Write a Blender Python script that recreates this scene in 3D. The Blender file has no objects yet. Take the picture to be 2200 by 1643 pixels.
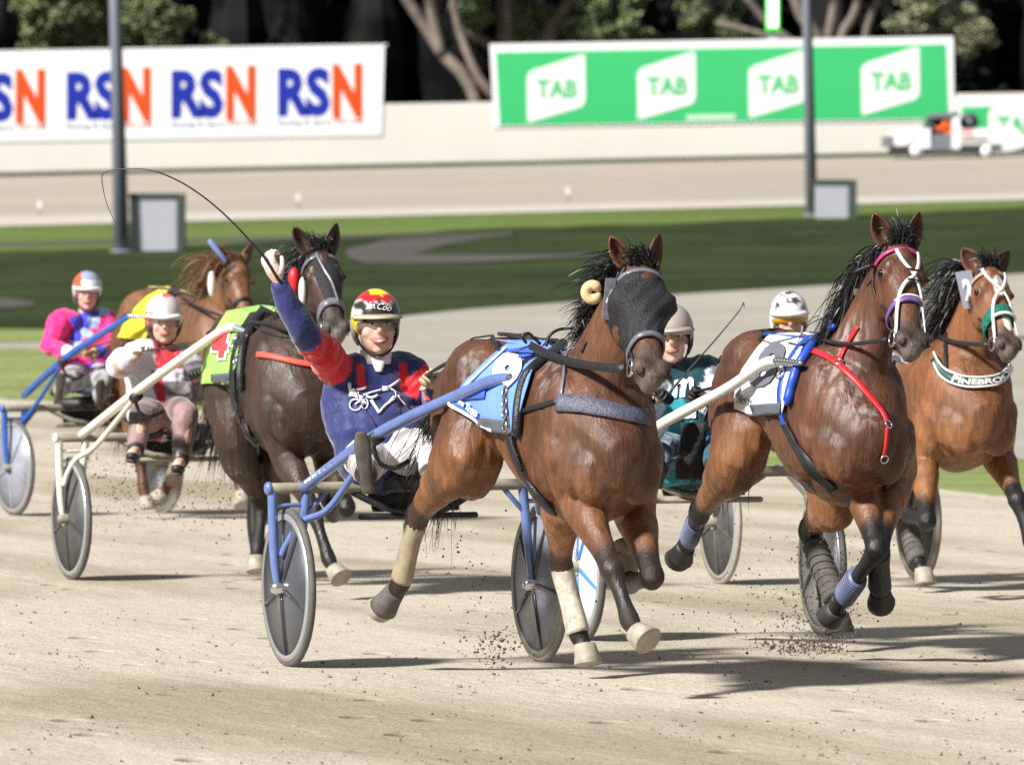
import bpy, bmesh, math, random
from mathutils import Vector, Matrix, noise
from mathutils.bvhtree import BVHTree
import numpy as np

# ------------------------------------------------------------------ camera, sky, sun, exposure
SC = bpy.context.scene
COL = SC.collection
FPX, CX, HY, H = 15550.0, 1100.0, 300.0, 1.702      # focal length and horizon in photo pixels, camera height
cam_d = bpy.data.cameras.new('camera'); cam = bpy.data.objects.new('camera', cam_d); COL.objects.link(cam)
cam.location = (0, 0, H); cam.rotation_euler = (math.pi / 2, 0, 0)
cam_d.sensor_width = 36.0; cam_d.lens = FPX / 2200 * 36; cam_d.shift_y = -(821.5 - HY) / 2200
cam_d.clip_start = 1.0; cam_d.clip_end = 3000
cam_d.dof.use_dof = True; cam_d.dof.focus_distance = 31.0; cam_d.dof.aperture_fstop = 7.2
SC.camera = cam
w = bpy.data.worlds.new('World'); SC.world = w; w.use_nodes = True
wn = w.node_tree.nodes
wn['Background'].inputs['Color'].default_value = (0.44, 0.46, 0.50, 1)
wn['Background'].inputs['Strength'].default_value = 0.26
sd = bpy.data.lights.new('floodlight_sun', 'SUN'); sun = bpy.data.objects.new('floodlight_sun', sd); COL.objects.link(sun)
sd.energy = 3.4; sd.angle = math.radians(6); sd.color = (1.0, 0.98, 0.945)
EL, AZ = math.radians(38), math.radians(50)          # elevation; azimuth measured from the view axis towards the left
to_sun = Vector((-math.sin(AZ) * math.cos(EL), -math.cos(AZ) * math.cos(EL), math.sin(EL)))
sun.rotation_euler = to_sun.to_track_quat('Z', 'Y').to_euler()
SC.view_settings.view_transform = 'Standard'; SC.view_settings.look = 'None'
SC.view_settings.exposure = 1.2; SC.view_settings.gamma = 1.0
SC.cycles.max_bounces = 6; SC.cycles.use_denoising = False; SC.cycles.sample_clamp_indirect = 1.5; SC.cycles.sample_clamp_direct = 6; SC.cycles.caustics_reflective = False; SC.cycles.caustics_refractive = False
rnd = random.Random(7)

# ------------------------------------------------------------------ helpers
def V(*a): return Vector(a)
PROF = [(-60, 1.16), (104, -2.01), (125, -1.84), (140, -1.81), (165, -1.48), (195, -1.18), (220, -.99), (228, -.87), (300, .74), (320, .9), (900, 1.5)]
PX_, PZ_ = zip(*PROF)
def smooth(a, b, x):
    t = min(1, max(0, (x - a) / (b - a))); return t * t * (3 - 2 * t)
def gz(X, Y):
    return float(np.interp(Y, PX_, PZ_)) + .0227 * smooth(60, 150, Y) * max(-40, min(40, X))
def P(px, py, Y): return V((px - CX) * Y / FPX, Y, H - (py - HY) * Y / FPX)
def gpy(px, Y):
    X = (px - CX) * Y / FPX
    return HY + FPX * (H - gz(X, Y)) / Y
def gY(px, py):                                       # distance of the ground seen at a photo pixel
    lo, hi = 15.0, 330.0
    for _ in range(50):
        m = (lo + hi) / 2
        if gpy(px, m) > py: lo = m
        else: hi = m
    return (lo + hi) / 2
def gP(px, py, off=0):
    Y = gY(px, py); X = (px - CX) * Y / FPX
    return V(X, Y, gz(X, Y) + off)

MATS = {}
def mat(name, col=(.5, .5, .5), rough=.5, metal=0, nz=None, bump=None, attr=None, coat=0, spec=.5, sheen=0, emit=None, stretch=None, nz2=None, alpha=1):
    if name in MATS: return MATS[name]
    m = bpy.data.materials.new(name); m.use_nodes = True; MATS[name] = m
    nt = m.node_tree; N = nt.nodes; L = nt.links; b = N['Principled BSDF']
    b.inputs['Roughness'].default_value = rough; b.inputs['Metallic'].default_value = metal
    b.inputs['Coat Weight'].default_value = coat; b.inputs['Coat Roughness'].default_value = .15
    b.inputs['Specular IOR Level'].default_value = spec; b.inputs['Sheen Weight'].default_value = sheen
    b.inputs['Alpha'].default_value = alpha
    co = N.new('ShaderNodeTexCoord').outputs['Object']
    if stretch:
        mp = N.new('ShaderNodeMapping'); mp.inputs['Scale'].default_value = stretch[:3]
        if len(stretch) > 3: mp.inputs['Rotation'].default_value = (0, 0, stretch[3])
        L.new(co, mp.inputs['Vector']); co2 = mp.outputs[0]
    else: co2 = co
    if attr:
        a = N.new('ShaderNodeAttribute'); a.attribute_name = attr; src = a.outputs['Color']
    else:
        r = N.new('ShaderNodeRGB'); r.outputs[0].default_value = (*col, 1); src = r.outputs[0]
    for k, z in enumerate([nz, nz2]):
        if not z: continue
        t = N.new('ShaderNodeTexNoise'); t.inputs['Scale'].default_value = z[0]; t.inputs['Detail'].default_value = 6
        t.inputs['Roughness'].default_value = .65
        L.new(co2 if k == 0 else co, t.inputs['Vector'])
        mr = N.new('ShaderNodeMapRange'); mr.inputs[1].default_value = .3; mr.inputs[2].default_value = .7
        mr.inputs[3].default_value = 1 - z[1]; mr.inputs[4].default_value = 1 + z[1]
        L.new(t.outputs[0], mr.inputs[0])
        mx = N.new('ShaderNodeMix'); mx.data_type = 'RGBA'; mx.blend_type = 'MULTIPLY'; mx.inputs[0].default_value = 1
        L.new(src, mx.inputs[6]); L.new(mr.outputs[0], mx.inputs[7]); src = mx.outputs[2]
    L.new(src, b.inputs['Base Color'])
    if bump:
        t = N.new('ShaderNodeTexNoise'); t.inputs['Scale'].default_value = bump[0]; t.inputs['Detail'].default_value = 5
        L.new(co2 if len(bump) > 2 else co, t.inputs['Vector'])
        bp = N.new('ShaderNodeBump'); bp.inputs['Strength'].default_value = bump[1]; bp.inputs['Distance'].default_value = bump[2] if len(bump) > 2 else .02
        L.new(t.outputs[0], bp.inputs['Height']); L.new(bp.outputs[0], b.inputs['Normal'])
    if emit:
        b.inputs['Emission Color'].default_value = (*emit[:3], 1); b.inputs['Emission Strength'].default_value = emit[3]
    return m

def tag(o, label=None, cat=None, group=None, kind=None):
    if label: o['label'] = label
    if cat: o['category'] = cat
    if group: o['group'] = group
    if kind: o['kind'] = kind
    return o
def link(name, me, m, parent=None, smooth_=True):
    o = bpy.data.objects.new(name, me); COL.objects.link(o)
    if m is not None: me.materials.append(m)
    if smooth_: me.polygons.foreach_set('use_smooth', [True] * len(me.polygons))
    if parent is not None: o.parent = parent
    return o
def empty(name, loc, rz=0):
    o = bpy.data.objects.new(name, None); COL.objects.link(o); o.location = loc; o.rotation_euler = (0, 0, rz); return o

def catmull(pts, sub):
    out = []; n = len(pts)
    for i in range(n - 1):
        p0, p1, p2, p3 = pts[max(i - 1, 0)], pts[i], pts[i + 1], pts[min(i + 2, n - 1)]
        for k in range(sub):
            t = k / sub
            out.append(.5 * ((2 * p1) + (-p0 + p2) * t + (2 * p0 - 5 * p1 + 4 * p2 - p3) * t * t + (-p0 + 3 * p1 - 3 * p2 + p3) * t ** 3))
    out.append(pts[-1].copy() if hasattr(pts[-1], 'copy') else pts[-1])
    return out

class MB:
    def __init__(s): s.v = []; s.f = []; s.c = []
    def add(s, vs, fs):
        k = len(s.v); s.v += [Vector(p) for p in vs]; s.f += [tuple(i + k for i in f) for f in fs]
    def ring(s, rings, close=True, cap=True):
        n = len(rings[0]); vs = [p for r in rings for p in r]; fs = []
        for i in range(len(rings) - 1):
            for j in range(n if close else n - 1):
                a, b = i * n + j, i * n + (j + 1) % n
                fs.append((a, b, b + n, a + n))
        if cap and close: fs.append(tuple(range(n - 1, -1, -1))); fs.append(tuple(range(len(vs) - n, len(vs))))
        s.add(vs, fs)
    def tube(s, pts, radii, side=None, n=14, sub=4, egg=0, round_=True):
        """pts centres, radii numbers or (across, along) pairs; side = direction of the first radius"""
        pts = [Vector(p) for p in pts]
        rr = [np.array([r, r] if isinstance(r, (int, float)) else list(r), float) for r in radii]
        c = catmull(pts, sub) if sub > 1 else pts; r = catmull(rr, sub) if sub > 1 else rr
        r = [np.maximum(x, .001) for x in r]
        if round_:
            t0 = (c[0] - c[1]).normalized(); t1 = (c[-1] - c[-2]).normalized(); r0, r1 = r[0], r[-1]
            e0 = min(r0) * .8; e1 = min(r1) * .8
            c = [c[0] + t0 * e0, c[0] + t0 * e0 * .75] + c + [c[-1] + t1 * e1 * .75, c[-1] + t1 * e1]
            r = [r0 * .15, r0 * .66] + r + [r1 * .66, r1 * .15]
        rings = []; sv = None
        for i in range(len(c)):
            t = (c[min(i + 1, len(c) - 1)] - c[max(i - 1, 0)])
            if t.length < 1e-7: t = V(0, 0, 1)
            t.normalize()
            ref = Vector(side) if side is not None else (sv if sv is not None else (V(0, 0, 1) if abs(t.z) < .9 else V(1, 0, 0)))
            u = ref - t * ref.dot(t)
            if u.length < 1e-4: u = t.orthogonal()
            u.normalize(); sv = u; w_ = t.cross(u)
            ring = []
            for k in range(n):
                a = 2 * math.pi * k / n; x, y = math.cos(a), math.sin(a)
                kx = 1 - egg * y
                ring.append(c[i] + u * (x * r[i][0] * kx) + w_ * (y * r[i][1]))
            rings.append(ring)
        s.ring(rings)
    def ell(s, c, r, axes=None, n=12, m=8):
        c = Vector(c); r = (r, r, r) if isinstance(r, (int, float)) else r
        ax = axes or (V(1, 0, 0), V(0, 1, 0), V(0, 0, 1)); rings = []
        for i in range(m + 1):
            th = math.pi * (i + .02) / (m + .04); rings.append([c + ax[0] * (r[0] * math.sin(th) * math.cos(2 * math.pi * j / n)) + ax[1] * (r[1] * math.sin(th) * math.sin(2 * math.pi * j / n)) + ax[2] * (r[2] * math.cos(th)) for j in range(n)])
        s.ring(rings)
    def box(s, c, d, rot=None):
        c = Vector(c); vs = []
        for x in (-1, 1):
            for y in (-1, 1):
                for z in (-1, 1):
                    p = V(x * d[0] / 2, y * d[1] / 2, z * d[2] / 2)
                    if rot: p = rot @ p
                    vs.append(c + p)
        s.add(vs, [(0, 1, 3, 2), (4, 6, 7, 5), (0, 4, 5, 1), (2, 3, 7, 6), (0, 2, 6, 4), (1, 5, 7, 3)])
    def hexa(s, q, d):                                  # a quad q thickened by the vector d
        vs = [Vector(p) for p in q] + [Vector(p) + Vector(d) for p in q]
        s.add(vs, [(0, 1, 2, 3), (7, 6, 5, 4), (0, 4, 5, 1), (1, 5, 6, 2), (2, 6, 7, 3), (3, 7, 4, 0)])
    def ribbon(s, pts, nrm, width, th=.004, close=False):
        n = len(pts); rings = []
        for i in range(n):
            t = (pts[min(i + 1, n - 1)] - pts[max(i - 1, 0)])
            if t.length < 1e-7: t = V(1, 0, 0)
            t.normalize(); N = nrm[i] - t * nrm[i].dot(t)
            if N.length < 1e-5: N = t.orthogonal()
            N.normalize(); B = t.cross(N)
            wd = (width[i] if isinstance(width, list) else width) / 2
            rings.append([pts[i] - B * wd, pts[i] + B * wd, pts[i] + B * wd * .9 + N * th, pts[i] - B * wd * .9 + N * th])
        s.ring(rings)
    def strand(s, pts, w0, w1, wob=None):               # a flat tapering lock of hair
        n = len(pts); prev = None; vs = []; fs = []
        for i, p in enumerate(pts):
            t = (pts[min(i + 1, n - 1)] - pts[max(i - 1, 0)]).normalized()
            b = t.cross(wob if wob is not None else V(.3, .8, .5)).normalized(); wd = (w0 + (w1 - w0) * i / (n - 1)) / 2
            vs += [p - b * wd, p + b * wd]
            if i: fs.append((2 * i - 2, 2 * i - 1, 2 * i + 1, 2 * i))
        s.add(vs, fs)
    def mesh(s, name):
        me = bpy.data.meshes.new(name); me.from_pydata([tuple(v) for v in s.v], [], s.f); me.update(); return me
    def build(s, name, m, parent=None, smooth_=True): return link(name, s.mesh(name), m, parent, smooth_)
    def remesh(s, name, m, parent=None, vox=.012, it=4, fac=.5, dec=None):
        me = s.mesh(name); o = bpy.data.objects.new('tmp', me); COL.objects.link(o)
        r = o.modifiers.new('r', 'REMESH'); r.mode = 'VOXEL'; r.voxel_size = vox
        if it: q = o.modifiers.new('s', 'SMOOTH'); q.iterations = it; q.factor = fac
        dg = bpy.context.evaluated_depsgraph_get()
        me2 = bpy.data.meshes.new_from_object(o.evaluated_get(dg)); bpy.data.objects.remove(o); bpy.data.meshes.remove(me)
        me2.name = name; me2.materials.clear()
        return link(name, me2, m, parent)
def bvh_of(o):
    me = o.data; return BVHTree.FromPolygons([v.co.copy() for v in me.vertices], [tuple(p.vertices) for p in me.polygons])
def paint(o, fn):
    me = o.data; a = me.color_attributes.new('Col', 'FLOAT_COLOR', 'POINT'); buf = []
    for v in me.vertices:
        c = fn(v.co); buf += [c[0], c[1], c[2], 1]
    a.data.foreach_set('color', buf)
def solid(o, t, off=0):
    q = o.modifiers.new('thick', 'SOLIDIFY'); q.thickness = t; q.offset = off; return o
def lerp(a, b, t): return a + (b - a) * t
def mixc(a, b, t): return tuple(x + (y - x) * t for x, y in zip(a, b))
def seg_d(p, a, b):
    ab = b - a; t = max(0, min(1, (p - a).dot(ab) / max(ab.length_squared, 1e-9))); return (p - (a + ab * t)).length, t

def text_verts(s, bold=.02, spacing=1.0, shear=0):
    cu = bpy.data.curves.new('t', 'FONT'); cu.body = s; cu.align_x = 'CENTER'; cu.align_y = 'CENTER'; cu.size = 1; cu.offset = bold
    cu.space_character = spacing; cu.shear = shear; cu.resolution_u = 3
    o = bpy.data.objects.new('t', cu); COL.objects.link(o)
    dg = bpy.context.evaluated_depsgraph_get(); me = bpy.data.meshes.new_from_object(o.evaluated_get(dg))
    bm = bmesh.new(); bm.from_mesh(me)
    for _ in range(4):
        bmesh.ops.triangulate(bm, faces=bm.faces[:]); E = [e for e in bm.edges if e.calc_length() > .16]
        if not E: break
        bmesh.ops.subdivide_edges(bm, edges=E, cuts=1)
    bm.to_mesh(me); bm.free()
    vs = [v.co.copy() for v in me.vertices]; fs = [tuple(p.vertices) for p in me.polygons]
    bpy.data.objects.remove(o); bpy.data.meshes.remove(me)
    x0, x1 = min(v.x for v in vs), max(v.x for v in vs); y0, y1 = min(v.y for v in vs), max(v.y for v in vs)
    return [((v.x - x0) / (x1 - x0) - .5, (v.y - y0) / (y1 - y0) - .5) for v in vs], fs

class Rig:
    """local frame of one horse and cart: x forward, y to the horse's left, z up, origin on the ground below the axle"""
    def __init__(s, px, Y, yaw):
        s.yaw = math.radians(yaw); X = (px - CX) * Y / FPX
        s.O = V(X, Y, gz(X, Y)); s.u = V(math.sin(s.yaw), -math.cos(s.yaw), 0); s.l = V(math.cos(s.yaw), math.sin(s.yaw), 0); s.rz = s.yaw - math.pi / 2
    def root(s, name, label, cat, group=None):
        return tag(empty(name, s.O, s.rz), label, cat, group)
    def to(s, p):
        d = p - s.O; return V(d.dot(s.u), d.dot(s.l), d.z)
    def ray(s, px, py):
        o = s.to(V(0, 0, H)); d = s.to(P(px, py, 10)) - o; return o, d.normalized()
    def loc(s, px, py, a):
        o, d = s.ray(px, py); return o + d * ((a - o.x) / d.x)
    def ground(s, a, b):
        p = s.O + s.u * a + s.l * b; return gz(p.x, p.y) - s.O.z
    def hit(s, bvh, px, py, off=0.0):
        o, d = s.ray(px, py); h = bvh.ray_cast(o, d)
        miss = h[0] is None
        if miss:
            L0 = o.length; best = None
            for k in range(60):
                p = o + d * (L0 - 4 + k * .1); q = bvh.find_nearest(p)
                if best is None or q[3] < best[3]: best = q
            h = best
        n = h[1] if miss or h[1].dot(d) < 0 else -h[1]
        return h[0] + n * off, n
    def trace(s, bvh, pxs, step=6, off=.004):
        pp = []
        for i in range(len(pxs) - 1):
            a, b = Vector(pxs[i]), Vector(pxs[i + 1]); k = max(1, int((b - a).length / step))
            pp += [a.lerp(b, j / k) for j in range(k)]
        pp.append(Vector(pxs[-1]))
        h = [s.hit(bvh, p.x, p.y, off) for p in pp]; pts = [x[0] for x in h]; ns = [x[1] for x in h]
        for _ in range(3):
            pts = [pts[0]] + [pts[i] * .5 + (pts[i - 1] + pts[i + 1]) * .25 for i in range(1, len(pts) - 1)] + [pts[-1]]
            ns = [ns[0]] + [(ns[i] * .5 + (ns[i - 1] + ns[i + 1]) * .25).normalized() for i in range(1, len(ns) - 1)] + [ns[-1]]
        return pts, ns
    def strap(s, bvh, pxs, width, name, m, parent, th=.006, off=.004, mirror=False, mb=None):
        pts, ns = s.trace(bvh, pxs, off=off); k = mb or MB(); k.ribbon(pts, ns, width, th)
        if mirror:
            fl = lambda p: V(p.x, -p.y, p.z); k2 = MB()
            k2.ribbon([fl(p) for p in pts], [fl(n) for n in ns], width, th); k2.build(name, m, parent)
        if mb is None: return k.build(name, m, parent)
    def patch(s, bvh, q, nu, nv, off, name, m, parent, th=.005, mirror=False, edge=None):
        """quad of photo pixels (tl, tr, br, bl), each side optionally bowed, laid on the surface"""
        q = [Vector(p) for p in q]; vs = []; fs = []
        for j in range(nv + 1):
            for i in range(nu + 1):
                u_, v_ = i / nu, j / nv
                p = q[0].lerp(q[1], u_).lerp(q[3].lerp(q[2], u_), v_)
                if edge: p = p + Vector(edge(u_, v_))
                vs.append(s.hit(bvh, p.x, p.y, off)[0])
        for j in range(nv):
            for i in range(nu):
                a = j * (nu + 1) + i; fs.append((a, a + 1, a + nu + 2, a + nu + 1))
        for _ in range(2):
            W = [p.copy() for p in vs]
            for j in range(1, nv):
                for i in range(1, nu):
                    a = j * (nu + 1) + i; vs[a] = W[a] * .5 + (W[a - 1] + W[a + 1] + W[a - nu - 1] + W[a + nu + 1]) * .125
        if mirror: k = MB(); k.add([V(p.x, -p.y, p.z) for p in vs], [f[::-1] for f in fs]); solid(k.build(name, m, parent), th)
        k = MB(); k.add(vs, fs); o = k.build(name, m, parent); cl_ = s.to(V(0, 0, H))
        if sum(p_.normal.dot((cl_ - p_.center).normalized()) for p_ in o.data.polygons) < 0: o.data.flip_normals()
        solid(o, th); return o
    def text(s, bvh, st, c, ux, vy, name, m, parent, off=.013, bold=.03, shear=0):
        tv, fs = text_verts(st, bold, shear=shear); c = Vector(c); ux = Vector(ux); vy = Vector(vy)
        vs = [s.hit(bvh, *(c + ux * x + vy * y), off)[0] for x, y in tv]
        k = MB(); k.add(vs, fs); o = k.build(name, m, parent, False); solid(o, .002); return o

# ------------------------------------------------------------------ ground
SANDROT = math.radians(20)
def sand_mat():
    m = bpy.data.materials.new('track_sand'); m.use_nodes = True; nt = m.node_tree; N = nt.nodes; L = nt.links; b = N['Principled BSDF']
    co = N.new('ShaderNodeTexCoord').outputs['Object']
    def nz(sc, det=5, rot=-SANDROT):
        mp = N.new('ShaderNodeMapping'); mp.vector_type = 'TEXTURE'; mp.inputs['Rotation'].default_value = (0, 0, -rot); mp.inputs['Scale'].default_value = (1 / sc[0], 1 / sc[1], 1); L.new(co, mp.inputs[0])
        t = N.new('ShaderNodeTexNoise'); t.inputs['Scale'].default_value = 1; t.inputs['Detail'].default_value = det; t.inputs['Roughness'].default_value = .6; L.new(mp.outputs[0], t.inputs['Vector']); return t.outputs[0]
    def mr(x, a, c, lo, hi):
        q = N.new('ShaderNodeMapRange'); q.inputs[1].default_value = a; q.inputs[2].default_value = c; q.inputs[3].default_value = lo; q.inputs[4].default_value = hi; L.new(x, q.inputs[0]); return q.outputs[0]
    def mul(c, f):
        q = N.new('ShaderNodeMix'); q.data_type = 'RGBA'; q.blend_type = 'MULTIPLY'; q.inputs[0].default_value = 1; L.new(c, q.inputs[6]); L.new(f, q.inputs[7]); return q.outputs[2]
    n1, n2, n3, n4 = nz((14, 3.2), 7), nz((2.0, .22), 4), nz((60, 45), 5), nz((.55, .10), 3)
    mpv = N.new('ShaderNodeMapping'); mpv.inputs['Scale'].default_value = (2.1, 1.25, 1); L.new(co, mpv.inputs[0]); vo = N.new('ShaderNodeTexVoronoi'); vo.inputs['Scale'].default_value = 1; L.new(mpv.outputs[0], vo.inputs['Vector'])
    mx = N.new('ShaderNodeMix'); mx.data_type = 'RGBA'; mx.inputs[6].default_value = (.535, .478, .385, 1); mx.inputs[7].default_value = (.36, .305, .22, 1); L.new(mr(n4, .46, .62, 0, 1), mx.inputs[0])  # darker streaks: damp sand plus shade bands put into the colour
    c = mul(mx.outputs[2], mr(n1, .3, .7, .90, 1.08)); c = mul(c, mr(n2, .3, .7, .94, 1.05)); c = mul(c, mr(n3, .3, .7, .76, 1.18)); dent = mr(vo.outputs['Distance'], .06, .16, 0, 1); c = mul(c, mr(dent, 0, 1, .87, 1)); L.new(c, b.inputs['Base Color'])
    b.inputs['Roughness'].default_value = .95; b.inputs['Specular IOR Level'].default_value = .15
    b1 = N.new('ShaderNodeBump'); b1.inputs['Strength'].default_value = .55; b1.inputs['Distance'].default_value = .02; L.new(n1, b1.inputs['Height'])
    b2 = N.new('ShaderNodeBump'); b2.inputs['Strength'].default_value = .75; b2.inputs['Distance'].default_value = .012; L.new(n3, b2.inputs['Height']); L.new(b1.outputs[0], b2.inputs['Normal']); b3 = N.new('ShaderNodeBump'); b3.inputs['Strength'].default_value = .7; b3.inputs['Distance'].default_value = .04; L.new(dent, b3.inputs['Height']); L.new(b2.outputs[0], b3.inputs['Normal']); L.new(b3.outputs[0], b.inputs['Normal']); return m
M_sand = sand_mat()
M_far = mat('far_sand', (.37, .325, .265), .95, nz=(.12, .12), nz2=(.6, .06), spec=.15, stretch=(.3, 1, 1))
M_path = mat('path_sand', (.34, .315, .265), .95, nz=(.35, .12), nz2=(3, .08), spec=.15)
M_lawn_unlit = mat('lawn_unlit', (.028, .041, .013), .95, nz=(.22, .5), nz2=(2.2, .35), spec=.1, bump=(9, .5, .05))  # same grass made darker in colour to show floodlight falloff
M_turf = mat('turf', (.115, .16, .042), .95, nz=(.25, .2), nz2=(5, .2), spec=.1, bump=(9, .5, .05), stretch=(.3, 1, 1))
M_turf2 = mat('turf_near', (.21, .25, .09), .95, nz=(.7, .3), nz2=(6, .35), spec=.1, bump=(12, .6, .05), stretch=(.3, 1, 1))
M_kerb = mat('kerb_paint', (.48, .44, .385), .8, nz=(2, .06))
M_loop = mat('loop_track', (.085, .078, .072), .95, nz=(.3, .2), spec=.1)

def sheet(name, m, xs, ys, off=0):
    vs = [V(x, y, gz(x, y) + off) for y in ys for x in xs]; n = len(xs)
    k = MB(); k.add(vs, [(j * n + i, j * n + i + 1, (j + 1) * n + i + 1, (j + 1) * n + i) for j in range(len(ys) - 1) for i in range(n - 1)])
    return tag(k.build(name, m), kind='structure')
def strip(name, m, top, bot, off, rows=10, step=60, x0=-900, x1=3100, wav=0):
    """a ground sheet between two curves seen in the photo, laid on the terrain"""
    tx, ty = zip(*top); bx, by = zip(*bot); k = MB(); xs = list(range(x0, x1 + 1, step)); vs = []
    for x in xs:
        yt, yb = float(np.interp(x, tx, ty)), float(np.interp(x, bx, by))
        if wav: yt += wav * noise.noise((x * .01, 3, 0)); yb += wav * noise.noise((x * .012, 9, 0))
        Ya, Yb = gY(x, yb), gY(x, max(yt, 340 - .0227 * (x - 1100)))
        for j in range(rows + 1):
            Y = Ya + (Yb - Ya) * j / rows; X = (x - CX) * Y / FPX; vs.append(V(X, Y, gz(X, Y) + off))
    n = rows + 1
    k.add(vs, [(i * n + j, (i + 1) * n + j, (i + 1) * n + j + 1, i * n + j + 1) for i in range(len(xs) - 1) for j in range(rows)])
    return tag(k.build(name, m), kind='structure')
sheet('ground', M_lawn_unlit, [-400, -200, -100, -60, -40, -20, -10, -5, 0, 5, 10, 20, 40, 60, 100, 200, 400], [-40, 0] + list(range(20, 330, 4)) + [400, 600, 1200, 2500])
edge = [(-900, 770), (0, 855), (450, 884), (940, 930), (1500, 1000), (2150, 1066), (3100, 1180)]
# race track: from behind the camera to the inner edge
k = MB(); vs = []; xs = list(range(-1500, 3701, 80)); ex, ey = zip(*edge); NR = 40
for x in xs:
    Y1 = gY(x, float(np.interp(x, ex, ey)) + 3 * noise.noise((x * .02, 1, 4)))
    for j in range(NR + 1):
        Y = 2 + (Y1 - 2) * j / NR; X = (x - CX) * Y / FPX * (1 if j > 6 else 1 + (6 - j) * .8); vs.append(V(X, Y, gz(X, Y) + .004))
n = NR + 1
k.add(vs, [(i * n + j, (i + 1) * n + j, (i + 1) * n + j + 1, i * n + j + 1) for i in range(len(xs) - 1) for j in range(NR)])
tag(k.build('race_track', M_sand), kind='structure')
ptop = [(-900, 742), (0, 737), (300, 732), (600, 708), (760, 692), (1000, 665), (1500, 630), (2200, 588), (3100, 540)]
pbot = [(-900, 752), (0, 749), (300, 752), (600, 766), (940, 800), (1400, 872), (2200, 988), (3100, 1110)]
strip('inner_path', M_path, ptop, pbot, .006, rows=14)
strip('near_lawn', M_turf2, pbot, edge, .002, rows=10)
strip('left_lawn', M_turf2, [(-900, 690), (0, 706), (300, 712), (560, 716)], [(-900, 741), (0, 736), (300, 731), (560, 717)], .004, x0=-880, x1=560)
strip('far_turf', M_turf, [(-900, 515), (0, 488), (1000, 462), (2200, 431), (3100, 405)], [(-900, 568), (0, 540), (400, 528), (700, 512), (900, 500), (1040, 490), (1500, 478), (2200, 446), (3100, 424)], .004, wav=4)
strip('far_kerb', M_kerb, [(-900, 495), (0, 468), (1000, 446), (2200, 417), (3100, 392)], [(-900, 515), (0, 488), (1000, 462), (2200, 431), (3100, 405)], .03, rows=2)
strip('far_track', M_far, [(-900, 300), (3100, 300)], [(-900, 495), (0, 468), (1000, 446), (2200, 417), (3100, 392)], .004, rows=10)
strip('lawn_line', M_loop, [(-900, 545), (0, 522), (620, 508), (980, 497)], [(-900, 552), (0, 531), (620, 517), (980, 500)], .008, rows=2, x0=-880, x1=980)
def px_path(name, m, pts, off):
    """a winding path: centre line in photo pixels with its half width in pixels"""
    c = catmull([Vector(p) for p in pts], 10); k = MB(); vs = []
    for q in c: vs += [gP(q.x, q.y - q.z, off), gP(q.x, q.y, off), gP(q.x, q.y + q.z, off)]
    k.add(vs, [f for i in range(len(c) - 1) for f in ((3 * i, 3 * i + 1, 3 * i + 4, 3 * i + 3), (3 * i + 1, 3 * i + 2, 3 * i + 5, 3 * i + 4))]); return tag(k.build(name, m), kind='structure')
px_path('loop_path', M_loop, [(1100, 502, 3), (1030, 508, 6), (960, 516, 10), (890, 528, 18), (830, 540, 24), (790, 546, 20), (760, 545, 13), (745, 543, 6)], .012)
px_path('loop_path', M_loop, [(800, 548, 16), (860, 556, 12), (930, 557, 9), (1010, 556, 8), (1110, 554, 6), (1200, 551, 4), (1300, 547, 2)], .016)
strip('pale_patch', M_loop, [(-300, 645), (20, 642), (85, 652)], [(-300, 662), (20, 664), (85, 658)], .018, rows=2, step=15, x0=-300, x1=85, wav=3)

# loose crumbs of sand lying on the track
def crumb(k, c, r):
    q = Matrix.Rotation(rnd.uniform(0, 6.3), 3, 'X') @ Matrix.Rotation(rnd.uniform(0, 6.3), 3, 'Z')
    ax = [V(1, .3, 0), V(-1, -.2, .3), V(-.3, 1, 0), V(0, -1, -.2), V(.2, 0, 1), V(0, .3, -1)]
    vs = [Vector(c) + q @ a * r * rnd.uniform(.35, 1.3) for a in ax]
    k.add(vs, [(0, 2, 4), (2, 1, 4), (1, 3, 4), (3, 0, 4), (2, 0, 5), (1, 2, 5), (3, 1, 5), (0, 3, 5)])
k = MB()
for _ in range(4200):
    py = 1060 + 600 * rnd.random() ** .7; px = rnd.uniform(-80, 2280)
    if noise.noise((px * .006, py * .02, 0)) < rnd.uniform(-.2, .5): continue
    p = gP(px, py); crumb(k, p + V(0, 0, .004), rnd.choice([.004, .005, .005, .006, .007, .009, .013]))
tag(k.build('sand_crumbs', mat('crumb', (.21, .17, .12), .95, nz=(3, .4)), None, False), 'small dark crumbs of damp sand strewn over the track', 'sand crumbs', kind='stuff')

# ------------------------------------------------------------------ far boards, wall, trees, poles, ute
M_white = mat('board_white', (.80, .80, .80), .6); M_wall = mat('wall_cream', (.66, .63, .57), .75, nz=(.2, .05))
M_green = mat('board_green', (.035, .47, .15), .55); M_blue = mat('logo_blue', (.012, .028, .33), .6, spec=.2); M_org = mat('logo_orange', (.62, .075, .012), .6, spec=.2)
M_greyblue = mat('slogan_grey', (.22, .24, .42), .6); M_pink = mat('slogan_red', (.65, .2, .16), .6); M_pale = mat('slogan_pale', (.5, .72, .56), .6)
YW = 301.0
def wall_slab(name, q, Y, th, m, parent=None):
    k = MB(); k.hexa([P(x, y, Y) for x, y in q], (0, th, 0)); return k.build(name, m, parent, False)
def flat_text(st, c, w_, h_, Y, name, m, parent, slope=-.017, bold=.03, shear=0, fn=None):
    tv, fs = text_verts(st, bold, shear=shear); vs = []
    for x, y in tv:
        if fn: x, y = fn(x, y)
        vs.append(P(c[0] + x * w_, c[1] - y * h_ + x * w_ * slope, Y))
    k = MB(); k.add(vs, fs); o = k.build(name, m, parent, False); solid(o, .008); return o
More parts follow.
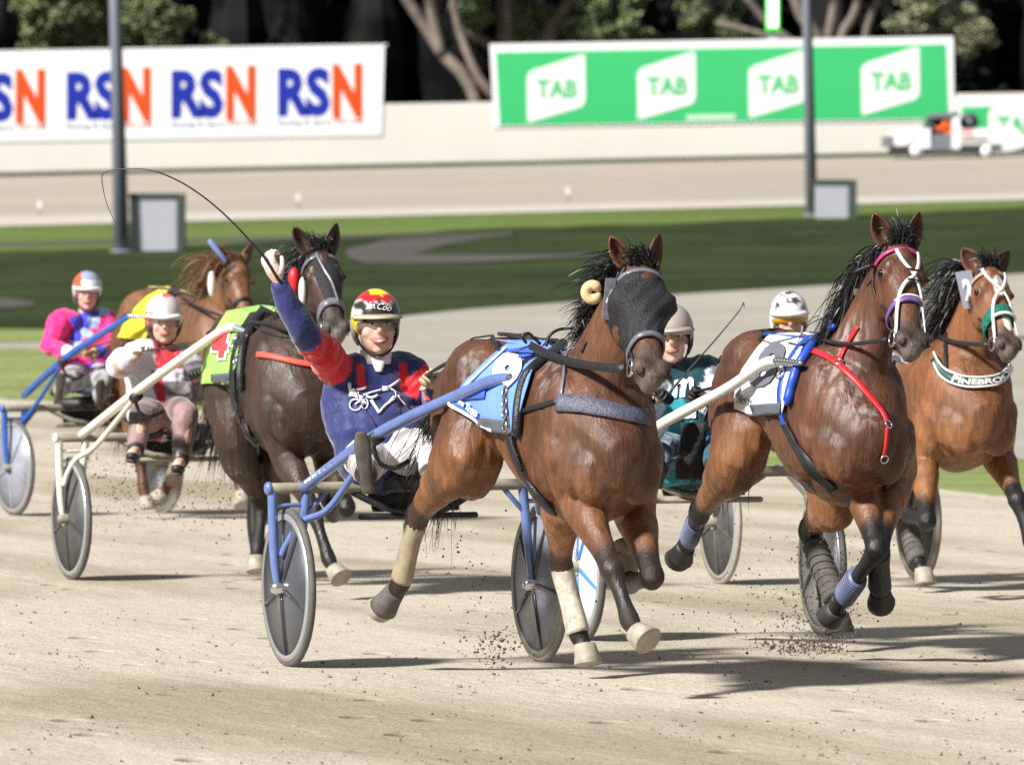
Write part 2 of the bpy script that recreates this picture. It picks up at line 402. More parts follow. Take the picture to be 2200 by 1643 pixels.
wl = wall_slab('boundary_wall', [(-1500, 402), (3700, 287), (3700, 173), (-1500, 264)], YW + .06, .6, M_wall)
tag(wl, 'long low cream wall along the far bend, under the advertising boards', 'wall')
b = tag(empty('advertising_board', P(400, 300, YW)), 'white advertising board with blue and orange letters repeated along it', 'board')
b.location = (0, 0, 0)
wall_slab('panel', [(-700, 317), (820, 291), (826, 98), (-700, 124)], YW, .25, M_white, b)
wall_slab('frame', [(-706, 121), (832, 95), (832, 86 + 12), (-706, 124)], YW - .02, .3, M_white, b)
for cx in (-225, 7, 234, 459, 688):
    cy = 206 - (cx - 234) * .017
    flat_text('RS', (cx - 35, cy), 112, 106, YW - .012, 'logo', M_blue, b, bold=.05)
    flat_text('N', (cx + 58, cy - 3), 64, 116, YW - .024, 'logo', M_org, b, bold=.055)
    flat_text('Racing & Sport', (cx - 32, cy + 66), 118, 15, YW - .012, 'slogan', M_greyblue, b, bold=.01)
    flat_text('927 AM', (cx + 62, cy + 62), 60, 12, YW - .012, 'slogan', M_pink, b, bold=.01)
def tab_board(x0, x1, yt, yb, sl, logos, label, stripx=None):
    b = tag(empty('advertising_board', (0, 0, 0)), label, 'board')
    q = lambda x, y: (x, y + sl * (x - x0))
    wall_slab('panel', [q(x0, yb + 4), q(x1, yb + 4), q(x1 - 2, yt), q(x0 - 10, yt)], YW, .25, M_white, b)
    wall_slab('green_sheet', [q(x0 + 12, yb), q(x1 - 12, yb), q(x1 - 18, yt + 16), q(x0 + 3, yt + 18)], YW - .02, .03, M_green, b)
    for cx, cy, s in logos:
        pts = [(-62, -22), (-60, -30), (-52, -38), (58, -73), (63, -70), (64, 22), (62, 32), (55, 40), (-56, 73), (-61, 70)]
        vs = [P(cx + x * s, cy + y * s, YW - .035) for x, y in pts]; k = MB(); n = len(vs)
        k.add(vs + [v + V(0, .012, 0) for v in vs], [tuple(range(n - 1, -1, -1)), tuple(range(n, 2 * n))] + [(i, (i + 1) % n, (i + 1) % n + n, i + n) for i in range(n)])
        lg = k.build('logo_panel', M_white, b, False)
        o = flat_text('TAB', (cx + 2 * s, cy + 1 * s), 88 * s, 40 * s, YW - .045, 'lettering', M_green, lg, bold=.03)
    if stripx: wall_slab('slogan_strip', [q(stripx[0], yb - 4), q(stripx[1], yb - 4), q(stripx[1], yb - 16), q(stripx[0], yb - 16)], YW - .03, .02, M_pale, b)
tab_board(1062, 2050, 95, 270, -.0165, [(1194, 190, 1), (1431, 184, 1), (1670, 180, 1), (1912, 174, 1)], 'large green advertising board with four white panels lettered in green', (1475, 1580))
tab_board(2062, 3000, 212, 296, -.014, [(2182, 268, .95), (2420, 262, .95)], 'smaller green board at the far right, behind the white ute', None)

# trees
M_bark = mat('bark', (.17, .14, .115), .9, nz=(2, .35), bump=(6, .5, .1))
def foliage_mat(n, c): return mat(n, c, .75, nz=(.5, .35), nz2=(3, .15), spec=.15)
def leaves(k, c, r, cnt, sz, squash=.8, g=None):
    g = g or rnd
    for _ in range(cnt):
        d = V(g.gauss(0, 1), g.gauss(0, 1), g.gauss(0, 1)).normalized() * (g.random() ** .4)
        p = Vector(c) + V(d.x * r, d.y * r, d.z * r * squash); a = V(g.gauss(0, 1), g.gauss(0, 1), g.gauss(0, 1)).normalized(); b_ = a.orthogonal().normalized()
        s = sz * g.uniform(.5, 1.3); k.add([p - a * s, p + b_ * s * .5, p + a * s, p - b_ * s * .5], [(0, 1, 2, 3)])
def tree(name, label, group, branches, blobs, m, Y, dens=230, sz=.18):
    x, y, r = branches[0][0]; base = P(x, y, Y); base.z = gz(base.x, Y)
    t = tag(empty(name, base), label, 'tree', group)
    k = MB()
    for bi, br in enumerate(branches):
        pts = [P(a, b_, Y + (rnd.uniform(-.4, .4) if i else 0)) - base for i, (a, b_, _) in enumerate(br)]
        if bi == 0: pts[0] = V(0, 0, -.1)
        k.tube(pts, [q[2] * Y / FPX for q in br], n=8, sub=3)
    k.build('trunk', M_bark, t)
    k = MB()
    for cx, cy, r in blobs:
        c = P(cx, cy, Y + rnd.uniform(-1.2, .6)) - base; R_ = r * Y / FPX
        for _ in range(14):
            d = V(rnd.gauss(0, 1), rnd.gauss(0, 1), rnd.gauss(0, 1)).normalized() * R_ * rnd.uniform(.4, .95)
            leaves(k, c + d, R_ * rnd.uniform(.3, .5), int(dens * R_ * .45), sz)
    k.build('crown', m, t, False); return t
MF1 = foliage_mat('foliage_olive', (.17, .195, .095)); MF2 = foliage_mat('foliage_green', (.155, .195, .095)); MF3 = foliage_mat('foliage_yellow', (.27, .28, .17))
G = 'trees behind the far wall'
tree('bushy_tree', 'round bushy tree above the white board, behind the left pole', G, [[(210, 300, 14), (215, 150, 12), (222, 40, 9), (230, -60, 6)], [(216, 120, 8), (150, 40, 6), (110, -20, 4)], [(218, 110, 8), (300, 40, 6), (340, -30, 4)]],
     [(110, 55, 75), (200, 30, 85), (300, 45, 80), (360, 30, 55), (150, -60, 90), (280, -70, 100), (60, 20, 45), (205, 80, 60), (330, 85, 45), (90, 95, 40), (450, 95, 30)], MF1, 330)
tree('leaning_tree', 'bare leaning trunk with forked limbs between the two boards', G, [[(1060, 240, 15), (1010, 185, 14), (955, 120, 14), (915, 60, 13), (870, -10, 12), (830, -90, 10)], [(945, 110, 13), (930, 40, 12), (915, -60, 10)], [(1090, 230, 13), (1030, 170, 10), (985, 60, 9), (970, -40, 8)]],
     [(830, -150, 70), (930, -160, 80), (1010, -130, 60)], MF2, 322)
tree('spreading_tree', 'spreading tree with grey limbs above left half of the green board', G, [[(1090, 240, 20), (1090, 100, 18), (1085, 20, 17), (1095, -90, 13)], [(1180, 230, 20), (1175, 100, 20), (1200, 40, 17), (1250, -30, 13), (1290, -100, 9)], [(1070, 110, 12), (1000, 60, 9), (970, 10, 7)]],
     [(1020, 20, 48), (1150, 30, 45), (1130, -40, 60), (1290, 40, 62), (1355, 55, 45), (1250, 70, 40), (1300, -50, 90), (1180, -110, 100), (1040, -60, 60), (1120, 70, 32), (1370, -10, 40)], MF2, 326)
tree('small_tree', 'pale loose crown between the two trees over the green board', G, [[(1500, 240, 10), (1505, 90, 9), (1515, -40, 7)], [(1506, 80, 6), (1470, 20, 5), (1450, -40, 4)]],
     [(1490, 30, 38), (1530, 55, 34), (1565, 30, 36), (1500, -40, 55), (1580, 70, 24)], MF1, 334)
tree('fan_tree', 'tree of fanned grey limbs behind the right pole', G, [[(1770, 240, 20), (1765, 110, 17), (1720, 30, 13), (1690, -60, 10)], [(1770, 120, 12), (1790, 30, 11), (1800, -80, 9)], [(1810, 230, 12), (1806, 90, 11), (1840, 20, 10), (1850, -80, 8)], [(1760, 130, 10), (1660, 60, 9), (1600, -10, 8)], [(1850, 220, 10), (1862, 60, 10), (1900, -20, 8)], [(1740, 120, 9), (1640, 75, 7), (1540, 50, 5)]],
     [(1960, 40, 60), (2050, 45, 55), (2100, 70, 38), (1990, 85, 40), (2070, 100, 30), (2000, -40, 80), (1900, -70, 70), (1740, -120, 80), (1640, -80, 50)], MF3, 324)
# added backdrop: near-black blobs and leaves that hide the bright fill sky
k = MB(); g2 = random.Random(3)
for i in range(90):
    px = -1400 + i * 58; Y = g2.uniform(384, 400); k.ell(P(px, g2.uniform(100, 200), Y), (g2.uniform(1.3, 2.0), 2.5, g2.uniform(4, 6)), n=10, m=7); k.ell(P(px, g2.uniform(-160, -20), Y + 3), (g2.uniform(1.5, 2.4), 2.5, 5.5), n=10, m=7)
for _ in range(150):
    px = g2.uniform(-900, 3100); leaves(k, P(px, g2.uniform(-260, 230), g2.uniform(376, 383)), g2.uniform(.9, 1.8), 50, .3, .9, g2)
tag(k.build('night_backdrop', foliage_mat('backdrop_dark', (.0075, .008, .008)), None, False), 'near black foliage backdrop added to hide the sky behind the trees', 'backdrop', kind='stuff')

M_pole = mat('pole_steel', (.20, .215, .26), .6, 0, nz=(2, .1)); M_box = mat('box_grey', (.40, .41, .45), .6, nz=(2, .05)); M_boxd = mat('box_green', (.05, .07, .06), .6)
def light_pole(px0, py0, lean, wpx, label):
    b_ = gP(px0, py0); Y = b_.y; s = Y / FPX; t = tag(empty('light_pole', b_), label, 'pole')
    k = MB(); k.tube([(0, 0, -.05), (lean * s * -540 / 540, 0, 540 * s), (lean * s * -3, 0, 1620 * s)], [wpx * s * .62, wpx * s * .47, wpx * s * .36], n=14, sub=1, round_=False); k.build('shaft', M_pole, t)
    k = MB(); k.tube([(0, 0, -.02), (0, 0, .05)], [wpx * s * 1.0, wpx * s * .95], n=16, sub=1, round_=False); k.build('base_plate', M_pole, t)
    return Y
light_pole(262, 541, 15, 27, 'tall grey pole standing beside the larger grey cabinet on the left')
light_pole(1744, 464, 12, 21, 'tall grey pole in front of the green board')
def cabinet(x0, x1, yt, yb, dark, label):
    Y = gY((x0 + x1) / 2, yb) ; t = tag(empty('cabinet', P((x0 + x1) / 2, yb, Y)), label, 'cabinet'); o = t.location.copy()
    q = [P(x, y, Y) - o for x, y in ((x0, yb), (x1, yb), (x1, yt), (x0, yt))]; d = V(0, 1.1, 0)
    k = MB(); k.hexa(q, d); bo = k.build('body', M_box, t, False)
    k = MB(); q2 = [P(x, y, Y - .03) - o for x, y in ((x1 - dark, yb), (x1 + 3, yb), (x1 + 3, yt - 3), (x1 - dark, yt - 3))]; k.hexa(q2, d * 1.08); k.build('side_panel', M_boxd, t, False)
    k = MB(); q3 = [P(x, y, Y - .05) - o for x, y in ((x0 - 3, yt + 6), (x1 - dark, yt + 6), (x1 - dark, yt - 4), (x0 - 3, yt - 4))]; k.hexa(q3, d * 1.05); k.build('lid', M_boxd, t, False)
cabinet(279, 392, 420, 539, 13, 'large pale grey cabinet on the grass beside the left pole')
cabinet(1754, 1838, 390, 469, 16, 'smaller grey cabinet beside the right pole')
# marker post with a lit panel above the green board
p0 = P(1660, 100, 312); t = tag(empty('marker_post', p0), 'marker post with bright white and green panel above the green board', 'post')
k = MB(); k.box((0, 0, -.3), (.42, .4, 1.5)); k.build('post', mat('post_lilac', (.35, .38, .55), .6), t, False)
k = MB(); k.box((0, -.05, 1.95), (.58, .4, 2.6)); k.build('panel', mat('panel_green', (.03, .5, .03), .5, emit=(.03, .8, .03, .35)), t, False)
k = MB(); k.box((0, -.3, 2.02), (.40, .12, 2.4)); k.build('lamp', mat('panel_lamp', (.8, .9, .8), .5, emit=(.9, 1, .9, .7)), t, False)
for i, (x, y, lb) in enumerate([(640, 446, 'small marker peg on the far track under the white board'), (1220, 432, 'small marker peg on the far track below the green board'), (85, 462, 'small marker peg on the far track left of the left pole')]):
    b_ = gP(x, y); t = tag(empty('marker_peg', b_), lb, 'peg', 'pegs along the far track')
    k = MB(); k.tube([(0, 0, 0), (0, 0, .22)], [.05, .04], n=8, sub=1); k.build('stake', mat('peg_grey', (.25, .25, .22), .8), t)
    k = MB(); k.box((0, 0, .34), (.12, .1, .26)); k.build('cap', mat('peg_white', (.7, .68, .62), .8), t, False)

# white flat-tray ute
def ute():
    Y = 292.0; s = Y / FPX; ox, oy = 2020, 329 - 0
    o = P(ox, oy, Y); o.z = gz(o.x, Y) + .004
    t = tag(empty('utility_truck', o), 'white flat tray ute with open cab driving past the right end of the green board', 'ute')
    X = lambda px: (px - ox) * s; Z = lambda py: (329 - py) * s
    W = 1.75; Mw = mat('ute_white', (.80, .80, .82), .4, coat=.4); Md = mat('ute_dark', (.03, .032, .035), .6); Mg = mat('ute_grey', (.16, .17, .19), .5); Mgl = mat('ute_glass', (.05, .07, .08), .1)
    def slab(name, poly, m, y0=-W / 2, y1=W / 2, parent=t):
        k = MB(); n = len(poly); vs = [V(X(a), y0, Z(b_)) for a, b_ in poly] + [V(X(a), y1, Z(b_)) for a, b_ in poly]
        k.add(vs, [tuple(range(n)), tuple(range(2 * n - 1, n - 1, -1))] + [(i, i + n, (i + 1) % n + n, (i + 1) % n) for i in range(n)]); return k.build(name, m, parent, False)
    slab('bonnet', [(1903, 300), (1908, 276), (1925, 270), (1996, 265), (1996, 308), (1978, 308), (1976, 298), (1962, 291), (1948, 298), (1944, 302), (1912, 302)], Mw)
    slab('bumper', [(1896, 306), (1896, 283), (1916, 281), (1918, 306)], Mg, -W / 2 - .03, W / 2 + .03)
    slab('underbody', [(1910, 322), (1912, 303), (2150, 300), (2150, 312), (2045, 318)], Md, -W / 2 + .02, W / 2 - .02)
    slab('sill', [(1996, 312), (1996, 300), (2060, 300), (2060, 312)], Mg, -W / 2 + .01, W / 2 - .01)
    slab('door', [(2000, 300), (2000, 277), (2042, 277), (2042, 300)], Mg, -W / 2 + .04, W / 2 - .04)
    slab('cab_pillar', [(2042, 309), (2042, 236), (2057, 236), (2060, 309)], Mw)
    slab('roof', [(1992, 243), (1998, 234), (2058, 231), (2060, 238), (2042, 243)], Mg)
    slab('windscreen', [(1982, 268), (1992, 238), (2004, 238), (2001, 268)], Mgl, -W / 2 + .05, W / 2 - .05)
    slab('cab_interior', [(1996, 280), (2000, 242), (2042, 242), (2042, 280)], Md, -W / 2 + .45, W / 2 - .1)
    slab('tray', [(2060, 285), (2060, 268), (2180, 263), (2182, 280)], Mw, -W / 2 - .05, W / 2 + .05)
    slab('tray_stripe', [(2062, 284), (2062, 268), (2086, 267), (2086, 283)], mat('ute_pink', (.75, .4, .42), .5), -W / 2 - .07, -W / 2 - .05)
    for cx, cy, r in ((1967, 312, 17), (2117, 312, 15)):
        for sd_ in (-1, 1):
            y0 = sd_ * (W / 2 - .12); k = MB(); k.tube([(X(cx), y0 - .1, r * s), (X(cx), y0 + .1, r * s)], [r * s, r * s], n=24, sub=1, round_=False); wh = k.build('wheel', Md, t)
            k = MB(); k.tube([(X(cx), y0 - .115, r * s), (X(cx), y0 + .115, r * s)], [r * s * .86, r * s * .86], n=24, sub=1, round_=False); k.build('rim', Mw, wh)
    k = MB(); k.tube([(X(2082), -.5, Z(252)), (X(2082), .4, Z(252))], [.36, .36], n=20, sub=1, round_=False); sp = k.build('hose_reel', Md, t)
    k = MB(); k.tube([(X(2082), -.55, Z(251)), (X(2082), -.45, Z(251))], [.12, .12], n=16, sub=1, round_=False); k.build('reel_hub', Mg, sp)
    # driver in orange
    d = tag(empty('person', o + V(X(2033), -.62, Z(280))), 'person in an orange high visibility shirt at the wheel of the ute', 'person')
    k = MB(); k.tube([(0, 0, -.1), (-.03, 0, .2), (-.05, 0, .48), (-.06, 0, .6)], [.16, .17, .18, .07], n=10); k.tube([(-.05, -.16, .45), (-.25, -.18, .25), (-.5, -.15, .3)], [.07, .06, .05], n=8)
    k.ell((-.1, 0, .74), (.10, .085, .125)); k.remesh('body', mat('ute_skin', (.35, .2, .14), .6), d, .02, 3)
    k = MB(); k.tube([(0, 0, -.12), (-.03, 0, .2), (-.05, 0, .48), (-.06, 0, .58)], [.185, .195, .2, .1], n=12); k.tube([(-.05, -.17, .46), (-.25, -.2, .25), (-.42, -.17, .28)], [.09, .08, .07], n=8); k.build('shirt', mat('hi_vis_orange', (.8, .12, .01), .7), d)
ute()

# ------------------------------------------------------------------ horses
M_hoof = mat('hoof_horn', (.34, .30, .235), .6, nz=(18, .3)); M_hoofd = mat('hoof_dark', (.04, .035, .03), .6, nz=(18, .3))
M_strap = mat('leather_black', (.018, .018, .02), .38, nz=(40, .3), bump=(120, .3)); M_metal = mat('bright_steel', (.7, .7, .7), .25, 1.0)
M_eye = mat('eye_dark', (.006, .004, .003), .08); M_dark = mat('nostril_dark', (.012, .008, .007), .7)
M_whites = mat('strap_white', (.78, .77, .74), .55, nz=(30, .08)); M_hair = mat('hair_black', (.012, .011, .012), .42, nz=(30, .4))
M_chhair = mat('hair_chestnut', (.17, .075, .032), .5, nz=(30, .4)); M_red = mat('strap_red', (.62, .02, .03), .45, nz=(40, .2)); M_bluepad = mat('pad_blue', (.02, .07, .45), .4, nz=(40, .2))
HT = [0, .12, .25, .38, .5, .65, .8, .92, 1.0]
HW = [.15, .195, .215, .185, .15, .122, .118, .124, .085]
HD = [.15, .21, .255, .265, .215, .165, .145, .142, .10]
class Head:
    def __init__(s, p, m, yaw=0, roll=0):
        s.p, s.m = p, m; s.L = (m - p).length; s.d = (m - p).normalized()
        sd_ = V(-math.sin(math.radians(yaw)), math.cos(math.radians(yaw)), math.sin(math.radians(roll)))
        s.s = (sd_ - s.d * sd_.dot(s.d)).normalized(); s.f = s.d.cross(s.s).normalized(); s.k = s.L / .58
        if s.f.x < 0: s.f = -s.f
    def dims(s, t): return float(np.interp(t, HT, HW)) * s.k, float(np.interp(t, HT, HD)) * s.k
    def pt(s, t, phi, off=0):
        w_, d_ = s.dims(t); c = s.p + s.d * t * s.L - s.f * d_ * .5; a = math.radians(phi); e = .82
        x, y = math.sin(a), math.cos(a); x = math.copysign(abs(x) ** e, x); y = math.copysign(abs(y) ** e, y)
        return c + s.s * x * (w_ / 2 + off) + s.f * y * (d_ / 2 + off)
    def nrm(s, phi): a = math.radians(phi); return s.s * math.sin(a) + s.f * math.cos(a)
    def strap(s, tp, width, mb, off=.004, th=.006):
        pts = []; ns = []
        for i in range(len(tp) - 1):
            for j in range(8):
                t = lerp(tp[i][0], tp[i + 1][0], j / 8); ph = lerp(tp[i][1], tp[i + 1][1], j / 8); pts.append(s.pt(t, ph, off)); ns.append(s.nrm(ph))
        pts.append(s.pt(tp[-1][0], tp[-1][1], off)); ns.append(s.nrm(tp[-1][1])); mb.ribbon(pts, ns, width, th)

def coat_mat():
    m = bpy.data.materials.new('coat'); m.use_nodes = True; nt = m.node_tree; N = nt.nodes; L = nt.links; b = N['Principled BSDF']
    co = N.new('ShaderNodeTexCoord').outputs['Object']
    def nz(sc, det=5, ty=None, st=None):
        t = N.new('ShaderNodeTexNoise'); t.inputs['Scale'].default_value = sc; t.inputs['Detail'].default_value = det
        if ty: t.noise_type = ty
        if st:
            mp = N.new('ShaderNodeMapping'); mp.inputs['Scale'].default_value = st; L.new(co, mp.inputs[0]); L.new(mp.outputs[0], t.inputs['Vector'])
        else: L.new(co, t.inputs['Vector'])
        return t.outputs[0]
    def mr(x, a, c, lo, hi):
        q = N.new('ShaderNodeMapRange'); q.inputs[1].default_value = a; q.inputs[2].default_value = c; q.inputs[3].default_value = lo; q.inputs[4].default_value = hi; L.new(x, q.inputs[0]); return q.outputs[0]
    def mul(c, f):
        q = N.new('ShaderNodeMix'); q.data_type = 'RGBA'; q.blend_type = 'MULTIPLY'; q.inputs[0].default_value = 1; L.new(c, q.inputs[6]); L.new(f, q.inputs[7]); return q.outputs[2]
    a = N.new('ShaderNodeAttribute'); a.attribute_name = 'Col'
    c = mul(a.outputs['Color'], mr(nz(3.5, 4), .3, .7, .62, 1.42)); c = mul(c, mr(nz(1, 5, None, (34, 34, 7)), .3, .7, .70, 1.25)); c = mul(c, mr(nz(320, 2), .3, .7, .75, 1.25)); L.new(c, b.inputs['Base Color'])
    L.new(mr(nz(1, 6, None, (7, 7, 3.2)), .35, .68, .36, .72), b.inputs['Roughness']); b.inputs['Specular IOR Level'].default_value = .45
    def bump(hh, st, di, prev=None):
        q = N.new('ShaderNodeBump'); q.inputs['Strength'].default_value = st; q.inputs['Distance'].default_value = di; L.new(hh, q.inputs['Height'])
        if prev: L.new(prev, q.inputs['Normal'])
        return q.outputs[0]
    n1 = bump(nz(1, 2, None, (8, 8, 3)), .30, .05); n2 = bump(nz(1, 3, 'RIDGED_MULTIFRACTAL', (5, 5, 3)), .12, .02, n1); n3 = bump(nz(1, 4, None, (80, 80, 16)), .6, .008, n2); n4 = bump(nz(380, 2), .3, .002, n3)
    L.new(n4, b.inputs['Normal']); return m
M_coat = coat_mat()
def horse(R, name, label, p):
    root = R.root(name, label, 'horse', 'racing horses'); a0 = p.get('a0', .9); zs = p.get('zs', 1.0); dz = p.get('dz', 0)
    h = type('Horse', (), {})(); h.root = root; h.R = R
    Z = lambda z: z * zs + dz
    ws = p.get('wsc', 1); T = MB()
    tr = [(-.0, 1.20, .09, .13), (.07, 1.21, .20, .215), (.22, 1.215, .285, .255), (.42, 1.215, .295, .25), (.64, 1.19, .265, .245), (.86, 1.13, .285, .285), (1.06, 1.085, .295, .335), (1.22, 1.085, .28, .37), (1.38, 1.06, .265, .345), (1.52, 1.03, .235, .28), (1.63, 1.01, .15, .17)]
    T.tube([(a0 + a, 0, Z(z)) for a, z, _, _ in tr], [(w_ * (ws if i > 3 else (1 + ws) / 2), hh * zs) for i, (_, _, w_, hh) in enumerate(tr)], side=(0, 1, 0), n=22, sub=3, egg=-.14)
    hd = Head(R.loc(*p['poll']), R.loc(*p['muzzle']), p.get('hyaw', 0), p.get('hroll', 0)); h.head = hd
    # neck
    nb = V(a0 + 1.27, 0, Z(1.17)); ne = hd.pt(.12, 180) + hd.f * .10; nm1 = nb.lerp(ne, .36) + V(0, 0, .035); nm2 = nb.lerp(ne, .7) + V(0, 0, .045)
    T.tube([nb, nm1, nm2, ne, hd.pt(.06, 0) - hd.f * .09], [(.20, .30 * zs), (.125, .205), (.092, .155), (.08, .13), (.07, .09)], side=(0, 1, 0), n=18, sub=4)
    h.neck = [nb, nm1, nm2, ne]
    # head
    rings = []
    for t in np.linspace(0, 1, 22): rings.append([hd.pt(t, q) for q in range(0, 360, 18)])
    T.ring(rings); T.ell(hd.pt(.97, 0) - hd.f * .055 * hd.k, (.05, .052, .05), n=12)
    T.ell(hd.p + hd.d * 1.0 * hd.L - hd.f * .085 * hd.k, (.036, .036, .03))
    for q in (-1, 1):
        T.ell(hd.pt(.27, q * 58) - hd.nrm(q * 58) * .012, .04 * hd.k); T.ell(hd.pt(.20, q * 40) - hd.nrm(q * 40) * .02, .04 * hd.k)
        T.ell(hd.pt(.905, q * 56) - hd.nrm(q * 56) * .014, .046 * hd.k, n=12); T.ell(hd.pt(.40, q * 105) - hd.nrm(q * 105) * .045, (.07, .06, .09))
    # muscles
    for q in (-1, 1):
        T.ell((a0 + 1.40, q * .18 * ws, Z(1.10)), (.13, .085, .27)); T.ell((a0 + 1.53, q * .155 * ws, Z(.99)), (.10, .085, .14)); T.ell((a0 + 1.24, q * .165 * ws, Z(1.0)), (.13, .10, .19))
        T.ell((a0 + .17, q * .15, Z(1.13)), (.2, .145, .26)); T.ell((a0 + .34, q * .18, Z(1.04)), (.24, .125, .26)); T.ell((a0 + .33, q * .13, Z(1.33)), (.24, .15, .14))
        T.ell((a0 + 1.60, q * .095, Z(.95)), (.08, .09, .13))
    # legs
    segs = []; h.legs = {}
    for key, L in p['legs'].items():
        E, K, F_, Hf = [R.loc(*q) for q in L[:4]]; sg = -1 if key[0] == 'R' else 1; h.legs[key] = (E, K, F_, Hf)
        m_ = lambda A, B, t: A.lerp(B, t)
        if key[1] == 'F':
            top = V(a0 + 1.42, sg * .17, Z(1.06))
            T.tube([top, E, m_(E, K, .35), m_(E, K, .72), m_(E, K, .9), K, m_(K, F_, .14), m_(K, F_, .4), m_(K, F_, .75), F_, m_(F_, Hf, .5), m_(F_, Hf, .85)],
                   [(.10, .15), (.085, .118), (.072, .09), (.05, .06), (.047, .053), (.052, .057), (.042, .047), (.031, .037), (.033, .041), (.041, .049), (.034, .037), (.042, .044)], side=(0, 1, 0), n=14, sub=3)
        else:
            top = V(a0 + .32, sg * .155, Z(1.15)); fw = (E - K).normalized(); bk = V(-.6, 0, .5)
            T.tube([top, E, m_(E, K, .35), m_(E, K, .7), m_(E, K, .9), K, m_(K, F_, .15), m_(K, F_, .42), m_(K, F_, .78), F_, m_(F_, Hf, .5), m_(F_, Hf, .85)],
                   [(.14, .24), (.115, .165), (.085, .112), (.055, .07), (.048, .06), (.052, .068), (.045, .056), (.034, .042), (.035, .044), (.043, .05), (.035, .038), (.043, .045)], side=(0, 1, 0), n=14, sub=3)
            T.ell(K - fw * -.02 + (K - m_(E, F_, .5)).normalized() * .045, (.035, .032, .04))
        segs += [(key, K, F_), (key, F_, Hf)]
    pts = p.get('points', 1.0); base = p['coat']; blk = p.get('black', (.012, .010, .010)); lite = p.get('lite')
    body = T.remesh('body', M_coat, root, .0105, 3, .5)
    nrm_ = [v.normal.copy() for v in body.data.vertices]
    for v, vn in zip(body.data.vertices, nrm_):
        c = v.co
        if c.z < .62: continue
        q_ = (c - hd.p).length; k_ = smooth(.62, .8, c.z) * smooth(.62, .9, q_)
        if k_ > 0:
            r1 = 1 - abs(noise.noise(V(c.x * 4.5 + c.z * 1.5, c.y * 3, c.z * 2.2) + V(p.get('seed', 1), 0, 0))) * 2; r2 = 1 - abs(noise.noise(V(c.x * 10 - c.z * 3, c.y * 6, c.z * 4.5))) * 2
            v.co = c + vn * (.012 * (r1 - .5) + .006 * (r2 - .5) + .004 * math.sin(c.x * 48) * smooth(.32, .2, abs(c.x - a0 - .85)) * smooth(.2, .1, abs(c.z - 1.05))) * k_
    body.data.update()
    blaze = p.get('blaze'); h.bvh = bvh_of(body); lath_sheen = [(R.hit(h.bvh, x, y)[0], r) for x, y, r in p.get('lather_sheen', [])]
    def col(v):
        c = base
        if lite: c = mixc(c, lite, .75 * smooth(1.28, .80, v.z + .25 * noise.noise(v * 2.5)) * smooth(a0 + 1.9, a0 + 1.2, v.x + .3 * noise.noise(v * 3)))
        if v.z < 1.0:
            sp_ = noise.noise(v * 55) + .5 * noise.noise(v * 9); c = mixc(c, (.24, .20, .15), .5 * smooth(.55, .9, sp_ + .35 * smooth(.9, .2, v.z)))
        if pts:
            for key, A, B in segs:
                d_, t = seg_d(v, A, B)
                if d_ < .16:
                    E, K, F_, Hf = h.legs[key]; s_ = (v - K).dot((F_ - K).normalized()) if t > 0 or (v - A).length < .16 else 0
                    c = mixc(c, blk, pts * smooth(.16, .085, d_))
        for lc, lr in lath_sheen:
            dl = (v - lc).length
            if dl < lr: c = mixc(c, (.36, .31, .30), .38 * smooth(lr, lr * .4, dl) * smooth(-.12, .35, noise.noise(V(v.x * 42, v.y * 42, v.z * 7)) + .35 * noise.noise(v * 60)))
        q = v - hd.p; t = q.dot(hd.d) / hd.L
        if q.length < hd.L * 1.3 and q.dot(hd.f) > -.30 and t > .55: c = mixc(mixc(c, p.get('nose', (.03, .022, .02)), smooth(.62, .85, t + .12 * noise.noise(v * 14)) * .85), (.24, .20, .175), smooth(.90, 1.03, t + .06 * noise.noise(v * 20)) * p.get('lip', .5))
        if blaze:
            lat = q.dot(hd.s)
            for t0, t1, wd in blaze:
                if t0 < t < t1 and abs(lat - .01) < wd * (1 - abs(2 * (t - t0) / (t1 - t0) - 1) ** 3) and q.dot(hd.f) > -.06: c = (.62, .58, .54)
        return c
    paint(body, col); h.body = body
    # hooves
    for key, (E, K, F_, Hf) in h.legs.items():
        L = p['legs'][key]; opt = L[4] if len(L) > 4 else {}
        ax = Vector(opt['ax']).normalized() if 'ax' in opt else (Hf - F_).normalized()
        sidev = V(0, 1, 0); sidev = (sidev - ax * sidev.dot(ax)).normalized(); fr = sidev.cross(ax).normalized(); k = MB(); rings = []
        if fr.x < 0 and 'ax' in opt: fr = -fr
        c0 = Hf - ax * .03
        for t, r in ((-.005, .030), (0, .047), (.03, .052), (.088, .064), (.092, .06), (.086, .03)): rings.append([c0 + ax * t + fr * (.25 * max(t, 0)) + sidev * r * math.cos(a) * .96 + fr * r * math.sin(a) * 1.04 for a in [i * math.pi / 9 for i in range(18)]])
        k.ring(rings); k.build('hoof', M_hoofd if opt.get('dark') else M_hoof, root)
